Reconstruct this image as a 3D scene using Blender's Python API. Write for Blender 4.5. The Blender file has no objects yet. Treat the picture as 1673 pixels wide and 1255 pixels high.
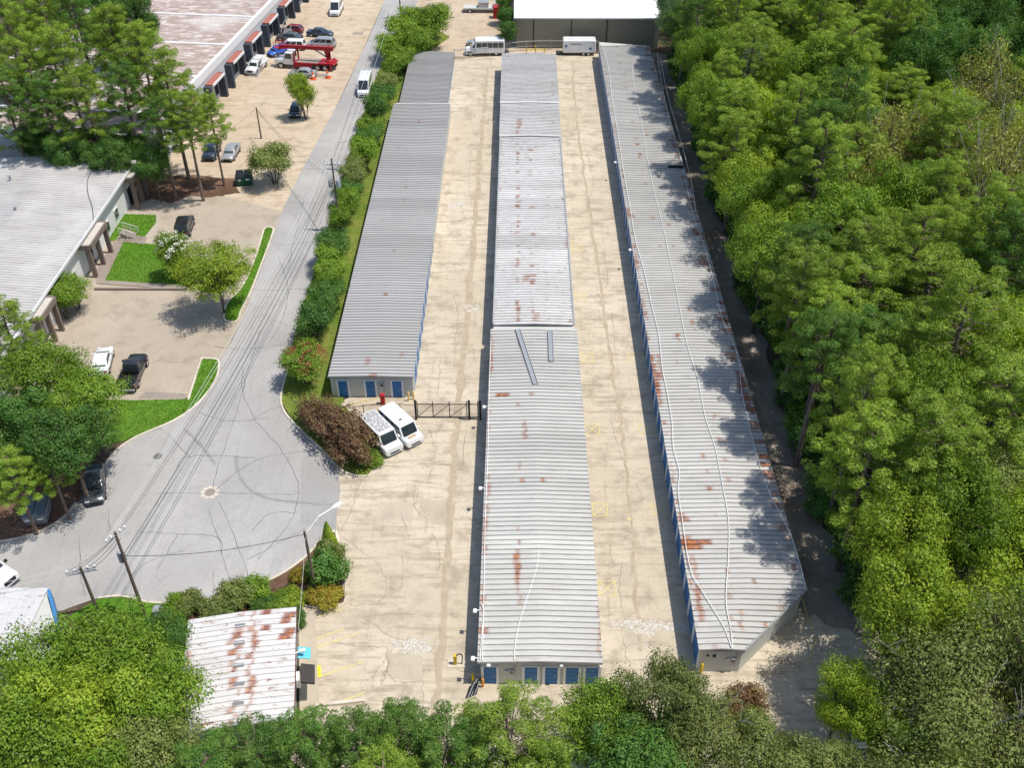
import bpy, math, random
import numpy as np
from mathutils import Vector, Matrix
from mathutils.geometry import tessellate_polygon

# ------------------------------------------------------------------ camera, sky, sun, exposure
C = bpy.data.collections.new('site'); bpy.context.scene.collection.children.link(C)
SC = bpy.context.scene
FPX, CX, CY, HC = 1620.0, 836.5, 627.5, 63.6          # lens in survey pixels, height of the drone (m)
PITCH = math.atan(1287.5 / FPX); YAW = math.radians(0.37)
cd = bpy.data.cameras.new('camera'); cam = bpy.data.objects.new('camera', cd); C.objects.link(cam)
cam.location = (0, 0, HC); cam.rotation_euler = (math.pi/2 - PITCH, 0, YAW)
cd.sensor_width = 36; cd.lens = 36*FPX/1673; cd.clip_end = 3000; cd.clip_start = .5
SC.camera = cam
SUN = Vector((.40, -.05, 1)).normalized()
w = bpy.data.worlds.new('World'); SC.world = w; w.use_nodes = True
sky = w.node_tree.nodes.new('ShaderNodeTexSky'); sky.sky_type = 'NISHITA'; sky.sun_disc = False
sky.sun_elevation = math.asin(SUN.z); sky.sun_rotation = math.atan2(SUN.x, SUN.y)
bg = w.node_tree.nodes['Background']; bg.inputs[1].default_value = .15
w.node_tree.links.new(sky.outputs[0], bg.inputs[0])
sl = bpy.data.lights.new('sun', 'SUN'); sl.energy = 4.4; sl.angle = math.radians(.55); sl.color = (1, .95, .87)
so = bpy.data.objects.new('sun', sl); C.objects.link(so)
so.rotation_euler = (-SUN).to_track_quat('-Z', 'Y').to_euler(); so.location = (60, -10, 120)
SC.view_settings.view_transform = 'Standard'; SC.view_settings.look = 'None'
SC.view_settings.exposure = .06; SC.view_settings.gamma = 1; SC.view_settings.use_curve_mapping = False

# survey: a point measured in the aerial survey, resected onto a level plane of height z -> metres on the site
def at(u, v, z=0.0):
    x = (u-CX)/FPX; y = -(v-CY)/FPX
    d = (x, math.cos(PITCH)+y*math.sin(PITCH), -math.sin(PITCH)+y*math.cos(PITCH))
    c, s = math.cos(YAW), math.sin(YAW)
    t = (z-HC)/d[2]
    return ((c*d[0]-s*d[1])*t, (s*d[0]+c*d[1])*t)
def P3(u, v, z=0.0):
    x, y = at(u, v, z); return Vector((x, y, z))
def PL(pts, z=0.0): return [at(u, v, z) for u, v in pts]
def to_px(x, y, z):
    c, s = math.cos(YAW), math.sin(YAW)
    X = c*x+s*y; Y = -s*x+c*y; Z = z-HC
    f = Y*math.cos(PITCH)-Z*math.sin(PITCH); up = Y*math.sin(PITCH)+Z*math.cos(PITCH)
    return CX+FPX*X/f, CY-FPX*up/f

# ------------------------------------------------------------------ object helpers
def tag(o, label=None, cat=None, group=None, kind=None):
    if label: o['label'] = label
    if cat: o['category'] = cat
    if group: o['group'] = group
    if kind: o['kind'] = kind
    return o
def empty(name, loc=(0, 0, 0), rz=0, label=None, cat=None, group=None):
    o = bpy.data.objects.new(name, None); C.objects.link(o)
    o.location = (loc[0], loc[1], loc[2] if len(loc) > 2 else 0); o.rotation_euler.z = rz
    o.empty_display_size = .2
    return tag(o, label, cat, group)
def link(name, me, parent=None, m=None):
    o = bpy.data.objects.new(name, me); C.objects.link(o)
    if parent: o.parent = parent
    if m: me.materials.append(m)
    return o
def copy_tree(o, parent=None):
    c = o.copy(); C.objects.link(c); c.parent = parent
    for ch in list(o.children): copy_tree(ch, c)
    return c

class MB:
    """collects shapes, then links them as one mesh object"""
    def __init__(s): s.v = []; s.f = []
    def add(s, vs, fs):
        n = len(s.v); s.v += [tuple(p) for p in vs]; s.f += [tuple(i+n for i in f) for f in fs]; return s
    def box(s, x0, x1, y0, y1, z0, z1):
        return s.add([(x0,y0,z0),(x1,y0,z0),(x1,y1,z0),(x0,y1,z0),(x0,y0,z1),(x1,y0,z1),(x1,y1,z1),(x0,y1,z1)],
                     [(3,2,1,0),(4,5,6,7),(0,1,5,4),(1,2,6,5),(2,3,7,6),(3,0,4,7)])
    def bbox(s, x0, x1, y0, y1, z0, z1, b=.03):
        """box with chamfered edges: three stacked rings"""
        rings = []
        for z, i in ((z0, b), (z0+b, 0), (z1-b, 0), (z1, b)):
            a0, a1, c0, c1 = x0+i, x1-i, y0+i, y1-i
            rings.append([(a0+b,c0,z),(a1-b,c0,z),(a1,c0+b,z),(a1,c1-b,z),(a1-b,c1,z),(a0+b,c1,z),(a0,c1-b,z),(a0,c0+b,z)])
        return s.loft(rings)
    def loft(s, rings, caps=True, closed=True):
        n = len(rings[0]); vs = [p for r in rings for p in r]; fs = []
        for k in range(len(rings)-1):
            for i in range(n if closed else n-1):
                j = (i+1) % n
                fs.append((k*n+i, k*n+j, (k+1)*n+j, (k+1)*n+i))
        if caps:
            fs.append(tuple(range(n-1, -1, -1))); fs.append(tuple(range((len(rings)-1)*n, len(rings)*n)))
        return s.add(vs, fs)
    def tube(s, pts, r, n=6, r1=None):
        pts = [Vector(p) for p in pts]; rings = []
        for i, p in enumerate(pts):
            d = (pts[min(i+1, len(pts)-1)]-pts[max(i-1, 0)]).normalized()
            a = d.cross(Vector((0, 0, 1)))
            if a.length < .05: a = d.cross(Vector((1, 0, 0)))
            a.normalize(); b = a.cross(d)
            rr = r if r1 is None else r+(r1-r)*i/(len(pts)-1)
            rings.append([p+(a*math.cos(2*math.pi*k/n)+b*math.sin(2*math.pi*k/n))*rr for k in range(n)])
        return s.loft(rings)
    def cyl(s, c, r, h, n=16, r1=None, axis='z'):
        c = Vector(c); r1 = r if r1 is None else r1
        ax = {'z': Vector((0,0,1)), 'y': Vector((0,1,0)), 'x': Vector((1,0,0))}[axis]
        a = {'z': Vector((1,0,0)), 'y': Vector((0,0,1)), 'x': Vector((0,1,0))}[axis]; b = ax.cross(a)
        return s.loft([[c+(a*math.cos(2*math.pi*k/n)+b*math.sin(2*math.pi*k/n))*rr+ax*hh for k in range(n)] for rr, hh in ((r, 0), (r1, h))])
    def lathe(s, c, prof, n=14):
        c = Vector(c)
        return s.loft([[c+Vector((math.cos(2*math.pi*k/n)*r, math.sin(2*math.pi*k/n)*r, z)) for k in range(n)] for r, z in prof])
    def prism(s, poly, z0, z1):
        poly = [Vector((p[0], p[1], 0)) for p in poly]; n = len(poly)
        area = sum(poly[i].x*poly[(i+1) % n].y-poly[(i+1) % n].x*poly[i].y for i in range(n))
        if area < 0: poly = poly[::-1]
        tris = tessellate_polygon([poly])
        vs = [(p.x, p.y, z0) for p in poly]+[(p.x, p.y, z1) for p in poly]
        fs = []
        for t in tris:
            a, b, c = t
            if (poly[b]-poly[a]).cross(poly[c]-poly[a]).z < 0: a, c = c, a
            fs.append((a+n, b+n, c+n)); fs.append((c, b, a))
        fs += [(i, (i+1) % n, (i+1) % n+n, i+n) for i in range(n)]
        return s.add(vs, fs)
    def sheet(s, poly, z):
        poly = [Vector((p[0], p[1], 0)) for p in poly]
        fs = []
        for a, b, c in tessellate_polygon([poly]):
            if (poly[b]-poly[a]).cross(poly[c]-poly[a]).z < 0: a, c = c, a
            fs.append((a, b, c))
        return s.add([(p.x, p.y, z) for p in poly], fs)
    def strip(s, pts, wd, z):
        pts = [Vector((p[0], p[1], 0)) for p in pts]; vs = []
        for i, p in enumerate(pts):
            d = (pts[min(i+1, len(pts)-1)]-pts[max(i-1, 0)]).normalized(); nn = Vector((-d.y, d.x, 0))
            ww = wd[i] if isinstance(wd, (list, tuple)) else wd
            a = p-nn*ww/2; b = p+nn*ww/2
            vs += [(a.x, a.y, z), (b.x, b.y, z)]
        return s.add(vs, [(2*i, 2*i+2, 2*i+3, 2*i+1) for i in range(len(pts)-1)])
    def kerb(s, pts, wd, z0, z1):
        pts = [Vector((p[0], p[1], 0)) for p in pts]; rings = []
        for i, p in enumerate(pts):
            d = (pts[min(i+1, len(pts)-1)]-pts[max(i-1, 0)]).normalized(); nn = Vector((-d.y, d.x, 0))
            a = p-nn*wd/2; b = p+nn*wd/2; a2 = p-nn*wd*.4; b2 = p+nn*wd*.4
            rings.append([(a.x, a.y, z0), (b.x, b.y, z0), (b.x, b.y, z1-.02), (b2.x, b2.y, z1), (a2.x, a2.y, z1), (a.x, a.y, z1-.02)])
        return s.loft(rings)
    def build(s, name, m, parent=None, smooth=False):
        me = bpy.data.meshes.new(name); me.from_pydata(s.v, [], s.f); me.update()
        if smooth:
            me.polygons.foreach_set('use_smooth', [True]*len(me.polygons))
            try: me.set_sharp_from_angle(angle=math.radians(40))
            except Exception: pass
        return link(name, me, parent, m)

def smooth_line(pts, k=5):
    pts = [Vector((*p, 0)[:3]) if len(p) == 2 else Vector(p) for p in pts]; out = []
    for i in range(len(pts)-1):
        p0 = pts[max(i-1, 0)]; p1 = pts[i]; p2 = pts[i+1]; p3 = pts[min(i+2, len(pts)-1)]
        for j in range(k):
            t = j/k
            out.append(.5*((2*p1)+(p2-p0)*t+(2*p0-5*p1+4*p2-p3)*t*t+(3*p1-p0-3*p2+p3)*t**3))
    out.append(pts[-1]); return out

# ------------------------------------------------------------------ materials
class NT:
    def __init__(s, name):
        s.m = bpy.data.materials.new(name); s.m.use_nodes = True; s.t = s.m.node_tree
        s.b = s.t.nodes['Principled BSDF']; s.out = s.t.nodes['Material Output']
    def n(s, typ, *ins, **props):
        nd = s.t.nodes.new('ShaderNode'+typ)
        kv = props.pop('kv', {})
        for k, v in props.items(): setattr(nd, k, v)
        for i, v in list(enumerate(ins))+list(kv.items()):
            if v is None: continue
            if isinstance(v, bpy.types.NodeSocket): s.t.links.new(v, nd.inputs[i])
            else: nd.inputs[i].default_value = v
        return nd
    def math(s, op, a, b=None, c=None, clamp=False):
        return s.n('Math', a, b, c, operation=op, use_clamp=clamp).outputs[0]
    def mix(s, fac, a, b, bt='MIX'):
        nd = s.n('Mix', data_type='RGBA', blend_type=bt, clamp_result=False)
        for i, v in ((0, fac), (6, a), (7, b)):
            if isinstance(v, bpy.types.NodeSocket): s.t.links.new(v, nd.inputs[i])
            else: nd.inputs[i].default_value = v if i == 0 or len(v) == 4 else (*v, 1)
        return nd.outputs[2]
    def ramp(s, fac, lo, hi):
        return s.n('MapRange', fac, lo, hi, 0.0, 1.0, interpolation_type='SMOOTHSTEP').outputs[0]
    def noise(s, vec, scale, detail=3, rough=.55, dist=0.0):
        return s.n('TexNoise', kv={'Vector': vec, 'Scale': scale, 'Detail': detail, 'Roughness': rough, 'Distortion': dist}).outputs[0]
    def vscale(s, vec, k): return s.n('VectorMath', vec, k, operation='MULTIPLY').outputs[0]
    def pos(s): return s.n('NewGeometry').outputs['Position']
    def objco(s): return s.n('TexCoord').outputs['Object']
    def done(s, col, rough=.8, metal=0.0, bump=None, bs=.3, bd=.02, spec=.3):
        for k, v in (('Base Color', col), ('Roughness', rough), ('Metallic', metal), ('Specular IOR Level', spec)):
            if isinstance(v, bpy.types.NodeSocket): s.t.links.new(v, s.b.inputs[k])
            else: s.b.inputs[k].default_value = (*v, 1) if k == 'Base Color' and len(v) == 3 else v
        if bump is not None:
            bn = s.n('Bump', kv={'Strength': bs, 'Distance': bd, 'Height': bump})
            s.t.links.new(bn.outputs[0], s.b.inputs['Normal'])
        return s.m
def plain(name, col, rough=.6, metal=0.0, var=.12, sc=2.0, spec=.3):
    t = NT(name); p = t.pos()
    a = t.noise(p, sc, 4); b = t.noise(p, sc*7, 2)
    k = t.math('ADD', t.math('MULTIPLY', t.math('SUBTRACT', a, .5), var*2), t.math('MULTIPLY', t.math('SUBTRACT', b, .5), var))
    c = t.mix(1.0, col, t.n('CombineXYZ', t.math('ADD', k, 1.0), t.math('ADD', k, 1.0), t.math('ADD', k, 1.0)).outputs[0], 'MULTIPLY')
    return t.done(c, rough, metal, spec=spec)
def gloss(name, col, rough=.25, coat=.6, metal=0.0):
    t = NT(name); a = t.noise(t.pos(), 1.3, 4)
    c = t.mix(t.ramp(a, .35, .75), col, tuple(x*.86+.02 for x in col))
    t.b.inputs['Coat Weight'].default_value = coat; t.b.inputs['Coat Roughness'].default_value = .08
    return t.done(c, rough, metal, spec=.5)
M = {}

def concrete(name, base, dark, light, stain=1.0, crack=.5, seed=0.0, streak=True):
    t = NT(name); p = t.n('VectorMath', t.pos(), (seed, seed*1.7, 0), operation='ADD').outputs[0]
    big = t.noise(p, .06, 4, .6); mid = t.noise(p, .45, 5, .62); fine = t.noise(p, 5.0, 4, .7)
    c = t.mix(t.ramp(big, .38, .66), base, light)
    c = t.mix(t.math('MULTIPLY', t.ramp(mid, .46, .72), .6*stain), c, dark)
    mot = t.noise(p, 1.7, 5, .72)
    c = t.mix(t.math('MULTIPLY', t.ramp(mot, .5, .72), .35*stain), c, dark)
    if streak:
        st = t.noise(t.vscale(p, (.22, 1.5, 1)), 1.0, 5, .68, .4)
        c = t.mix(t.math('MULTIPLY', t.math('MULTIPLY', t.ramp(st, .47, .68), t.ramp(big, .30, .5)), .62*stain), c, dark)
        st2 = t.noise(t.vscale(p, (2.2, .12, 1)), 1.0, 4, .6, .3)
        c = t.mix(t.math('MULTIPLY', t.ramp(st2, .55, .75), .28*stain), c, tuple(x*.8 for x in dark))
    g = t.math('ADD', t.math('MULTIPLY', fine, .34), .83)
    c = t.mix(1.0, c, t.n('CombineXYZ', g, g, g).outputs[0], 'MULTIPLY')
    wob = t.n('VectorMath', t.n('TexNoise', kv={'Vector': p, 'Scale': .55, 'Detail': 5.0, 'Roughness': .7}).outputs[1], (2.4, 2.4, 0), operation='MULTIPLY').outputs[0]
    pw = t.n('VectorMath', p, wob, operation='ADD').outputs[0]
    vo = t.n('TexVoronoi', kv={'Vector': t.vscale(pw, (1, .8, 0)), 'Scale': .17}, feature='DISTANCE_TO_EDGE').outputs['Distance']
    ck = t.math('SUBTRACT', 1.0, t.ramp(vo, .001, .0065))
    ck = t.math('MULTIPLY', ck, t.ramp(t.noise(p, .12, 2), .46, .58))
    c = t.mix(t.math('MULTIPLY', ck, crack), c, (.10, .085, .065))
    return t.done(c, .9, 0, t.math('ADD', fine, t.math('MULTIPLY', mid, .5)), .35, .02, spec=.2)
M['concrete'] = concrete('storage concrete', (.50, .428, .322), (.285, .236, .172), (.58, .505, .39), 1.15, .45)
M['lot'] = concrete('parking lot concrete', (.385, .325, .255), (.26, .215, .165), (.44, .375, .30), .9, .5, 31.0, False)
M['lot_far'] = concrete('sandy lot concrete', (.475, .385, .28), (.33, .245, .16), (.55, .46, .345), 1.1, .35, 71.0, True)
M['kerb'] = concrete('kerb concrete', (.56, .50, .40), (.36, .31, .24), (.66, .60, .50), .8, 0, 11.0, False)
M['walk'] = concrete('old walkway concrete', (.27, .225, .19), (.17, .14, .115), (.34, .29, .245), .8, .3, 19.0, False)

def asphalt():
    t = NT('aged asphalt'); p = t.pos()
    big = t.noise(p, .07, 4, .6); mid = t.noise(p, .6, 5, .65); fine = t.math('ADD', t.math('MULTIPLY', t.noise(p, 3.2, 4, .8), .6), t.math('MULTIPLY', t.noise(p, 9.0, 3, .7), .4))
    c = t.mix(t.ramp(big, .36, .66), (.325, .313, .298), (.40, .387, .368))
    c = t.mix(t.math('MULTIPLY', t.ramp(mid, .52, .75), .45), c, (.255, .245, .232))
    lanes = t.noise(t.vscale(p, (1.6, .12, 1)), 1.0, 4, .6, .5)
    c = t.mix(t.math('MULTIPLY', t.ramp(lanes, .52, .72), .3), c, (.235, .232, .228))
    pb = t.n('TexVoronoi', kv={'Vector': t.vscale(p, (.16, .1, 0)), 'Scale': 1.0}, feature='F1').outputs['Color']
    k = t.math('ADD', .94, t.math('MULTIPLY', t.n('SeparateColor', pb).outputs[0], .12))
    g = t.math('MULTIPLY', k, t.math('ADD', t.math('MULTIPLY', fine, .7), .65))
    c = t.mix(1.0, c, t.n('CombineXYZ', g, g, g).outputs[0], 'MULTIPLY')
    return t.done(c, .92, 0, fine, .35, .015, spec=.2)
M['asphalt'] = asphalt()
def soil(name, a, b, c2, sc=.5):
    t = NT(name); p = t.pos()
    n1 = t.noise(p, sc, 6, .7); n2 = t.noise(p, sc*.16, 3); n3 = t.noise(p, 8.0, 4, .75)
    c = t.mix(t.ramp(n1, .38, .64), a, b); c = t.mix(t.math('MULTIPLY', t.ramp(n2, .45, .65), .7), c, c2)
    g = t.math('ADD', t.math('MULTIPLY', n3, 1.0), .5)
    c = t.mix(1.0, c, t.n('CombineXYZ', g, g, g).outputs[0], 'MULTIPLY')
    return t.done(c, .95, 0, t.math('ADD', n3, n1), .8, .06, spec=.1)
M['floor'] = soil('forest floor', (.075, .06, .042), (.13, .095, .065), (.055, .065, .03))
M['mulch'] = soil('pine straw mulch', (.125, .07, .045), (.21, .125, .085), (.09, .055, .038), .8)
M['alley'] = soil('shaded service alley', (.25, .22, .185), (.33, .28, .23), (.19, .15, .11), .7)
M['grass'] = soil('mown grass', (.075, .175, .016), (.11, .235, .022), (.11, .20, .026), .9)
M['verge'] = soil('dry verge grass', (.13, .19, .03), (.20, .22, .05), (.09, .17, .025), .6)

def roof_metal(name, rust_tint=(.17, .04, .014), grime=.48, dots=0.0, dotc=(.20, .15, .125)):
    """ribbed sheet: own tone per sheet (object colour), rust zones from the sheet's own rust_a / rust_b (centre, half length, strength)"""
    t = NT(name); p = t.pos(); oi = t.n('ObjectInfo')
    x = t.n('SeparateXYZ', p).outputs[0]
    c = oi.outputs['Color']
    n1 = t.noise(t.vscale(p, (.5, 2.2, 1)), 1.0, 5, .65); n2 = t.noise(p, .12, 3); n3 = t.noise(t.vscale(p, (6, 20, 1)), 1.0, 3, .7)
    c = t.mix(t.math('MULTIPLY', t.ramp(n1, .48, .76), grime), c, (.30, .30, .29))
    c = t.mix(t.math('MULTIPLY', t.ramp(n2, .42, .66), grime*.7), c, (.38, .365, .34))
    if dots:
        nd = t.noise(t.vscale(p, (1.1, 3.6, 1)), 1.0, 5, .75, .6)
        c = t.mix(t.math('MULTIPLY', t.ramp(nd, .55, .66), dots), c, dotc)
    for a in ('rust_a', 'rust_b', 'rust_c'):
        at_ = t.n('Attribute', attribute_type='OBJECT', attribute_name=a)
        sp = t.n('SeparateXYZ', at_.outputs['Vector']).outputs
        d = t.math('ABSOLUTE', t.math('SUBTRACT', x, sp[0]))
        e = t.math('ADD', t.math('SUBTRACT', sp[1], d), t.math('MULTIPLY', t.math('SUBTRACT', t.noise(t.vscale(p, (2.5, 14, 1)), 1.0, 4, .7), .5), .9))
        mk = t.math('MULTIPLY', t.ramp(e, -.12, .30), sp[2])
        mk = t.math('MULTIPLY', mk, t.math('ADD', .72, t.math('MULTIPLY', t.ramp(n3, .35, .6), .28)))
        rc = t.mix(t.ramp(t.noise(p, 3.0, 4, .7), .4, .66), rust_tint, (.46, .155, .03))
        c = t.mix(mk, c, rc)
    sk = t.noise(t.vscale(p, (.5, 9, 1)), 1.0, 4, .7)
    c = t.mix(t.math('MULTIPLY', t.math('MULTIPLY', t.ramp(sk, .60, .74), t.ramp(n2, .38, .6)), .5), c, (.30, .20, .13))
    g = t.math('ADD', t.math('MULTIPLY', n3, .30), .85)
    c = t.mix(1.0, c, t.n('CombineXYZ', g, g, g).outputs[0], 'MULTIPLY')
    return t.done(c, .62, .0, n1, .12, .01, spec=.35)
M['roof_near'] = roof_metal('galvanised ribbed sheet')
M['roof_coat'] = roof_metal('flaking white coated sheet', grime=.3, dots=.55)
M['roof_office'] = roof_metal('rusting white painted sheet', (.17, .045, .025), .2, .8, (.24, .095, .055))
M['wall'] = plain('pale grey metal wall', (.50, .505, .47), .6, 0, .1, .9)
M['trim'] = plain('white trim', (.70, .71, .70), .5, 0, .08)
M['blue'] = plain('blue door paint', (.030, .155, .37), .45, 0, .1, 1.2)
M['gutter'] = plain('grey gutter metal', (.36, .37, .37), .5, .2, .15)
M['white'] = plain('white plastic', (.78, .78, .76), .4, 0, .05)
M['black'] = plain('black metal', (.018, .018, .02), .5, .1, .2)
M['dark'] = plain('dark rubber', (.022, .022, .023), .85, 0, .2)
M['steel'] = plain('galvanised steel', (.42, .43, .44), .42, .45, .15)
M['yellow'] = plain('safety yellow paint', (.62, .42, .02), .55, 0, .2, 4)
M['red'] = plain('red paint', (.42, .022, .025), .45, 0, .15)
def worn_paint(name, col, keep):
    t = NT(name); p = t.pos(); n = t.noise(p, 5.0, 5, .75)
    return t.done(t.mix(t.ramp(n, keep-.1, keep+.12), (.41, .355, .27), col), .8)
M['paint_y'] = worn_paint('worn yellow line paint', (.64, .55, .20), .45)
M['paint_w'] = worn_paint('worn white paint', (.78, .77, .74), .40)
M['paint_k'] = plain('bright yellow block paint', (.72, .66, .04), .6, 0, .1, 3)
M['seal'] = plain('dark crack filler', (.15, .145, .14), .85, 0, .3, 3)
M['crackc'] = plain('concrete crack', (.21, .18, .14), .95, 0, .3, 3)
M['tyremark'] = plain('tyre scuff', (.27, .26, .248), .9, 0, .2, 3)
M['swale'] = plain('silted drain channel', (.40, .33, .235), .95, 0, .35, 1.2)
M['patch'] = concrete('newer concrete patch', (.45, .39, .30), (.33, .28, .21), (.50, .44, .345), .8, 0, 5.0, False)
M['patch_pale'] = worn_paint('spilled white wash', (.66, .64, .60), .52)
M['wood'] = plain('weathered pole timber', (.155, .115, .085), .9, 0, .3, 5)
M['wire'] = plain('dark cable', (.05, .05, .05), .6, 0, .1)
M['wire_l'] = plain('bare aluminium cable', (.62, .62, .60), .4, .2, .1)
M['glass'] = gloss('dark car glass', (.022, .032, .04), .05, .6)
M['lamp'] = gloss('clear headlamp', (.72, .73, .74), .15, .8)
M['tail'] = gloss('red tail lamp', (.30, .01, .012), .2, .8)
M['rim'] = plain('alloy rim', (.48, .49, .50), .3, .6, .1)
M['bark'] = soil('tree bark', (.115, .085, .065), (.19, .15, .12), (.08, .065, .05), 2.5)
M['bark_pale'] = soil('pale bare bark', (.30, .27, .235), (.42, .385, .34), (.26, .23, .20), 2.5)
M['bark_pine'] = soil('pine bark', (.17, .125, .10), (.26, .20, .165), (.12, .09, .075), 2.5)

def leaf(name, a, b, c, trans=.33, hue_var=.36):
    t = NT(name); p = t.pos(); oi = t.n('ObjectInfo'); ge = t.n('NewGeometry')
    r = ge.outputs['Random Per Island']; o = oi.outputs['Random']
    col = t.mix(t.ramp(t.noise(p, .5, 2), .4, .62), a, b)
    col = t.mix(t.math('MULTIPLY', t.ramp(t.noise(p, 1.5, 2), .45, .65), .55), col, c)
    col = t.mix(t.math('MULTIPLY', t.ramp(r, .55, 1.0), hue_var), col, c)
    k = t.math('ADD', t.math('MULTIPLY', o, .32), t.math('ADD', .70, t.math('MULTIPLY', r, .28)))
    col = t.mix(1.0, col, t.n('CombineXYZ', k, k, t.math('ADD', t.math('MULTIPLY', k, .8), .15)).outputs[0], 'MULTIPLY')
    d = t.n('BsdfDiffuse', col); tr = t.n('BsdfTranslucent', t.mix(1.0, col, (1.25, 1.2, .6), 'MULTIPLY'))
    gl = t.n('BsdfGlossy', (.9, .95, .9, 1), .42)
    s1 = t.n('MixShader', trans, d.outputs[0], tr.outputs[0])
    s2 = t.n('MixShader', .012, s1.outputs[0], gl.outputs[0])
    t.t.links.new(s2.outputs[0], t.out.inputs[0]); return t.m
LEAF = dict(
    pine=leaf('pine needles', (.175, .300, .036), (.240, .36, .045), (.40, .49, .095), .33),
    pine_dark=leaf('dark pine needles', (.080, .190, .034), (.118, .235, .040), (.21, .31, .068), .33),
    green=leaf('broad green leaves', (.130, .245, .026), (.185, .305, .034), (.28, .39, .06), .33),
    bright=leaf('sunny yellow green leaves', (.215, .345, .032), (.29, .40, .038), (.42, .49, .065), .33),
    deep=leaf('deep green leaves', (.065, .165, .036), (.095, .205, .042), (.16, .27, .06), .33),
    olive=leaf('olive green leaves', (.150, .210, .055), (.205, .255, .072), (.31, .34, .12), .33),
    grey=leaf('grey green leaves', (.135, .245, .105), (.185, .295, .135), (.26, .35, .18), .33),
    tan=leaf('yellowing thin leaves', (.29, .34, .075), (.38, .40, .10), (.48, .42, .17), .33),
    purple=leaf('bronze purple leaves', (.20, .105, .078), (.26, .155, .10), (.28, .24, .10), .38),
    gold=leaf('golden green leaves', (.26, .28, .03), (.36, .32, .035), (.42, .24, .06), .35),
    redf=leaf('crimson flower heads', (.28, .035, .055), (.36, .055, .07), (.42, .12, .10), .38),
    whitef=leaf('white flower heads', (.70, .70, .62), (.78, .78, .72), (.6, .66, .5), .2),
    lawn=leaf('grass blades', (.085, .20, .016), (.125, .26, .02), (.17, .28, .035), .38),
    dry=leaf('verge blades', (.17, .20, .035), (.23, .23, .05), (.28, .24, .08), .38),
)
# ------------------------------------------------------------------ the ground
def struct(name, m, fn):
    b = MB(); fn(b); return tag(b.build(name, m), kind='structure')
def rough_edge(pts, k=6, j=.35, seed=2):
    q = random.Random(seed); return [(p.x+q.uniform(-j, j), p.y+q.uniform(-j, j)) for p in smooth_line(PL(pts+[pts[0]]), k)[:-1]]
struct('ground', M['floor'], lambda b: b.sheet([(-900, -300), (900, -300), (900, 1500), (-900, 1500)], -.02))
LEFT_EDGE = [(652,-70),(628,0),(605,55),(590,88),(566,140),(545,182),(520,228),(497,270),(470,325),(450,375),(432,425),(413,475),(392,530),(372,572),(358,594)]
ISLE_L = [(358,594),(354,618),(337,645),(312,670),(280,690),(240,707),(215,719),(190,737),(172,760),(150,792),(125,822),(105,845),(80,862),(50,875),(0,886),(-120,900)]
LOWER = [(-120,1010),(0,1002),(90,1000),(118,992),(161,978),(200,975),(230,983),(276,987),(323,984),(350,981),(390,970),(427,955),(466,935),(502,908),(527,880),(549,868)]
RIGHT_MOUTH = [(549,868),(551,835),(556,802),(553,778),(545,758),(533,742)]
ISLE_R = [(533,742),(505,716),(482,694),(465,674),(459,655),(462,634),(468,610),(471,590)]
RIGHT_EDGE = [(471,590),(478,560),(490,515),(505,470),(520,425),(535,375),(550,325),(565,270),(580,225),(596,180),(612,132),(630,90),(650,50),(668,25),(683,0),(708,-70)]
sm = lambda pts, k=5, z=0: [(p.x, p.y) for p in smooth_line(PL(pts, z), k)]
road_poly = sm(LEFT_EDGE)[:-1]+sm(ISLE_L)[:-1]+sm(LOWER)[:-1]+sm(RIGHT_MOUTH)[:-1]+sm(ISLE_R)[:-1]+sm(RIGHT_EDGE)
lower_lot = PL([(455,362),(442,395),(413,475),(392,530),(366,582),(350,600),(345,640),(215,672),(40,660),(-60,640),(-60,560),(30,560),(60,505),(185,300),(225,270),(330,285),(480,300)])
lot = struct('parking_lot', M['lot'], lambda b: b.sheet(lower_lot, .004))
up = PL([(662,-70),(628,0),(590,88),(545,182),(497,270),(460,345),(330,312),(235,290),(330,180),(440,60),(520,-70)])
struct('upper_lot', M['lot_far'], lambda b: b.sheet(up, .010))
struct('back_lot', M['lot_far'], lambda b: b.sheet(PL([(690,-60),(660,35),(640,90),(760,92),(905,88),(980,75),(860,-60)]), .0))
fore = PL([(548,868),(551,835),(556,802),(553,778),(545,758),(533,742),(555,700),(560,655),(590,640)])+[(-10.6, 79), (-10.6, 146), (-11.2, 146), (-11.2, 172.6), (14, 174.5), (23, 172.5), (24.2, 52), (30, 49), (30, 28), (-17, 28)]+PL([(492,1190),(486,1000),(500,985),(563,985)])
struct('forecourt', M['concrete'], lambda b: b.sheet(fore, .008))
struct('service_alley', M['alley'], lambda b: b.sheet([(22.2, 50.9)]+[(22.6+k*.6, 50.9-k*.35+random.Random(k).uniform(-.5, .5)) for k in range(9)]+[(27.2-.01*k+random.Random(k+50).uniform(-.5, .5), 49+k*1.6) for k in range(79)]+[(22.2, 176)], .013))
road = struct('road', M['asphalt'], lambda b: b.sheet(road_poly, .016))
verge = PL([(471,590),(490,515),(520,425),(550,325),(580,225),(612,132),(650,50),(668,25),(735,60)])+[(-18, 170), (-18.2, 146), (-18.9, 146), (-18.5, 78.2)]+PL([(560,648),(575,690),(622,752),(598,780),(556,768),(533,742),(482,694),(459,655)])
vg = struct('verge', M['verge'], lambda b: b.prism(verge, -.05, .06))
struct('mulch_bed', M['mulch'], lambda b: b.prism(PL([(549,868),(563,985),(498,990),(470,1010),(250,1030),(120,1010),(161,980),(230,985),(323,986),(390,972),(466,937),(527,882)]), -.05, .05))
struct('lawn', M['grass'], lambda b: b.prism(PL([(161,980),(200,977),(230,985),(276,989),(270,1030),(180,1045),(110,1010)]), -.05, .07))
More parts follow.
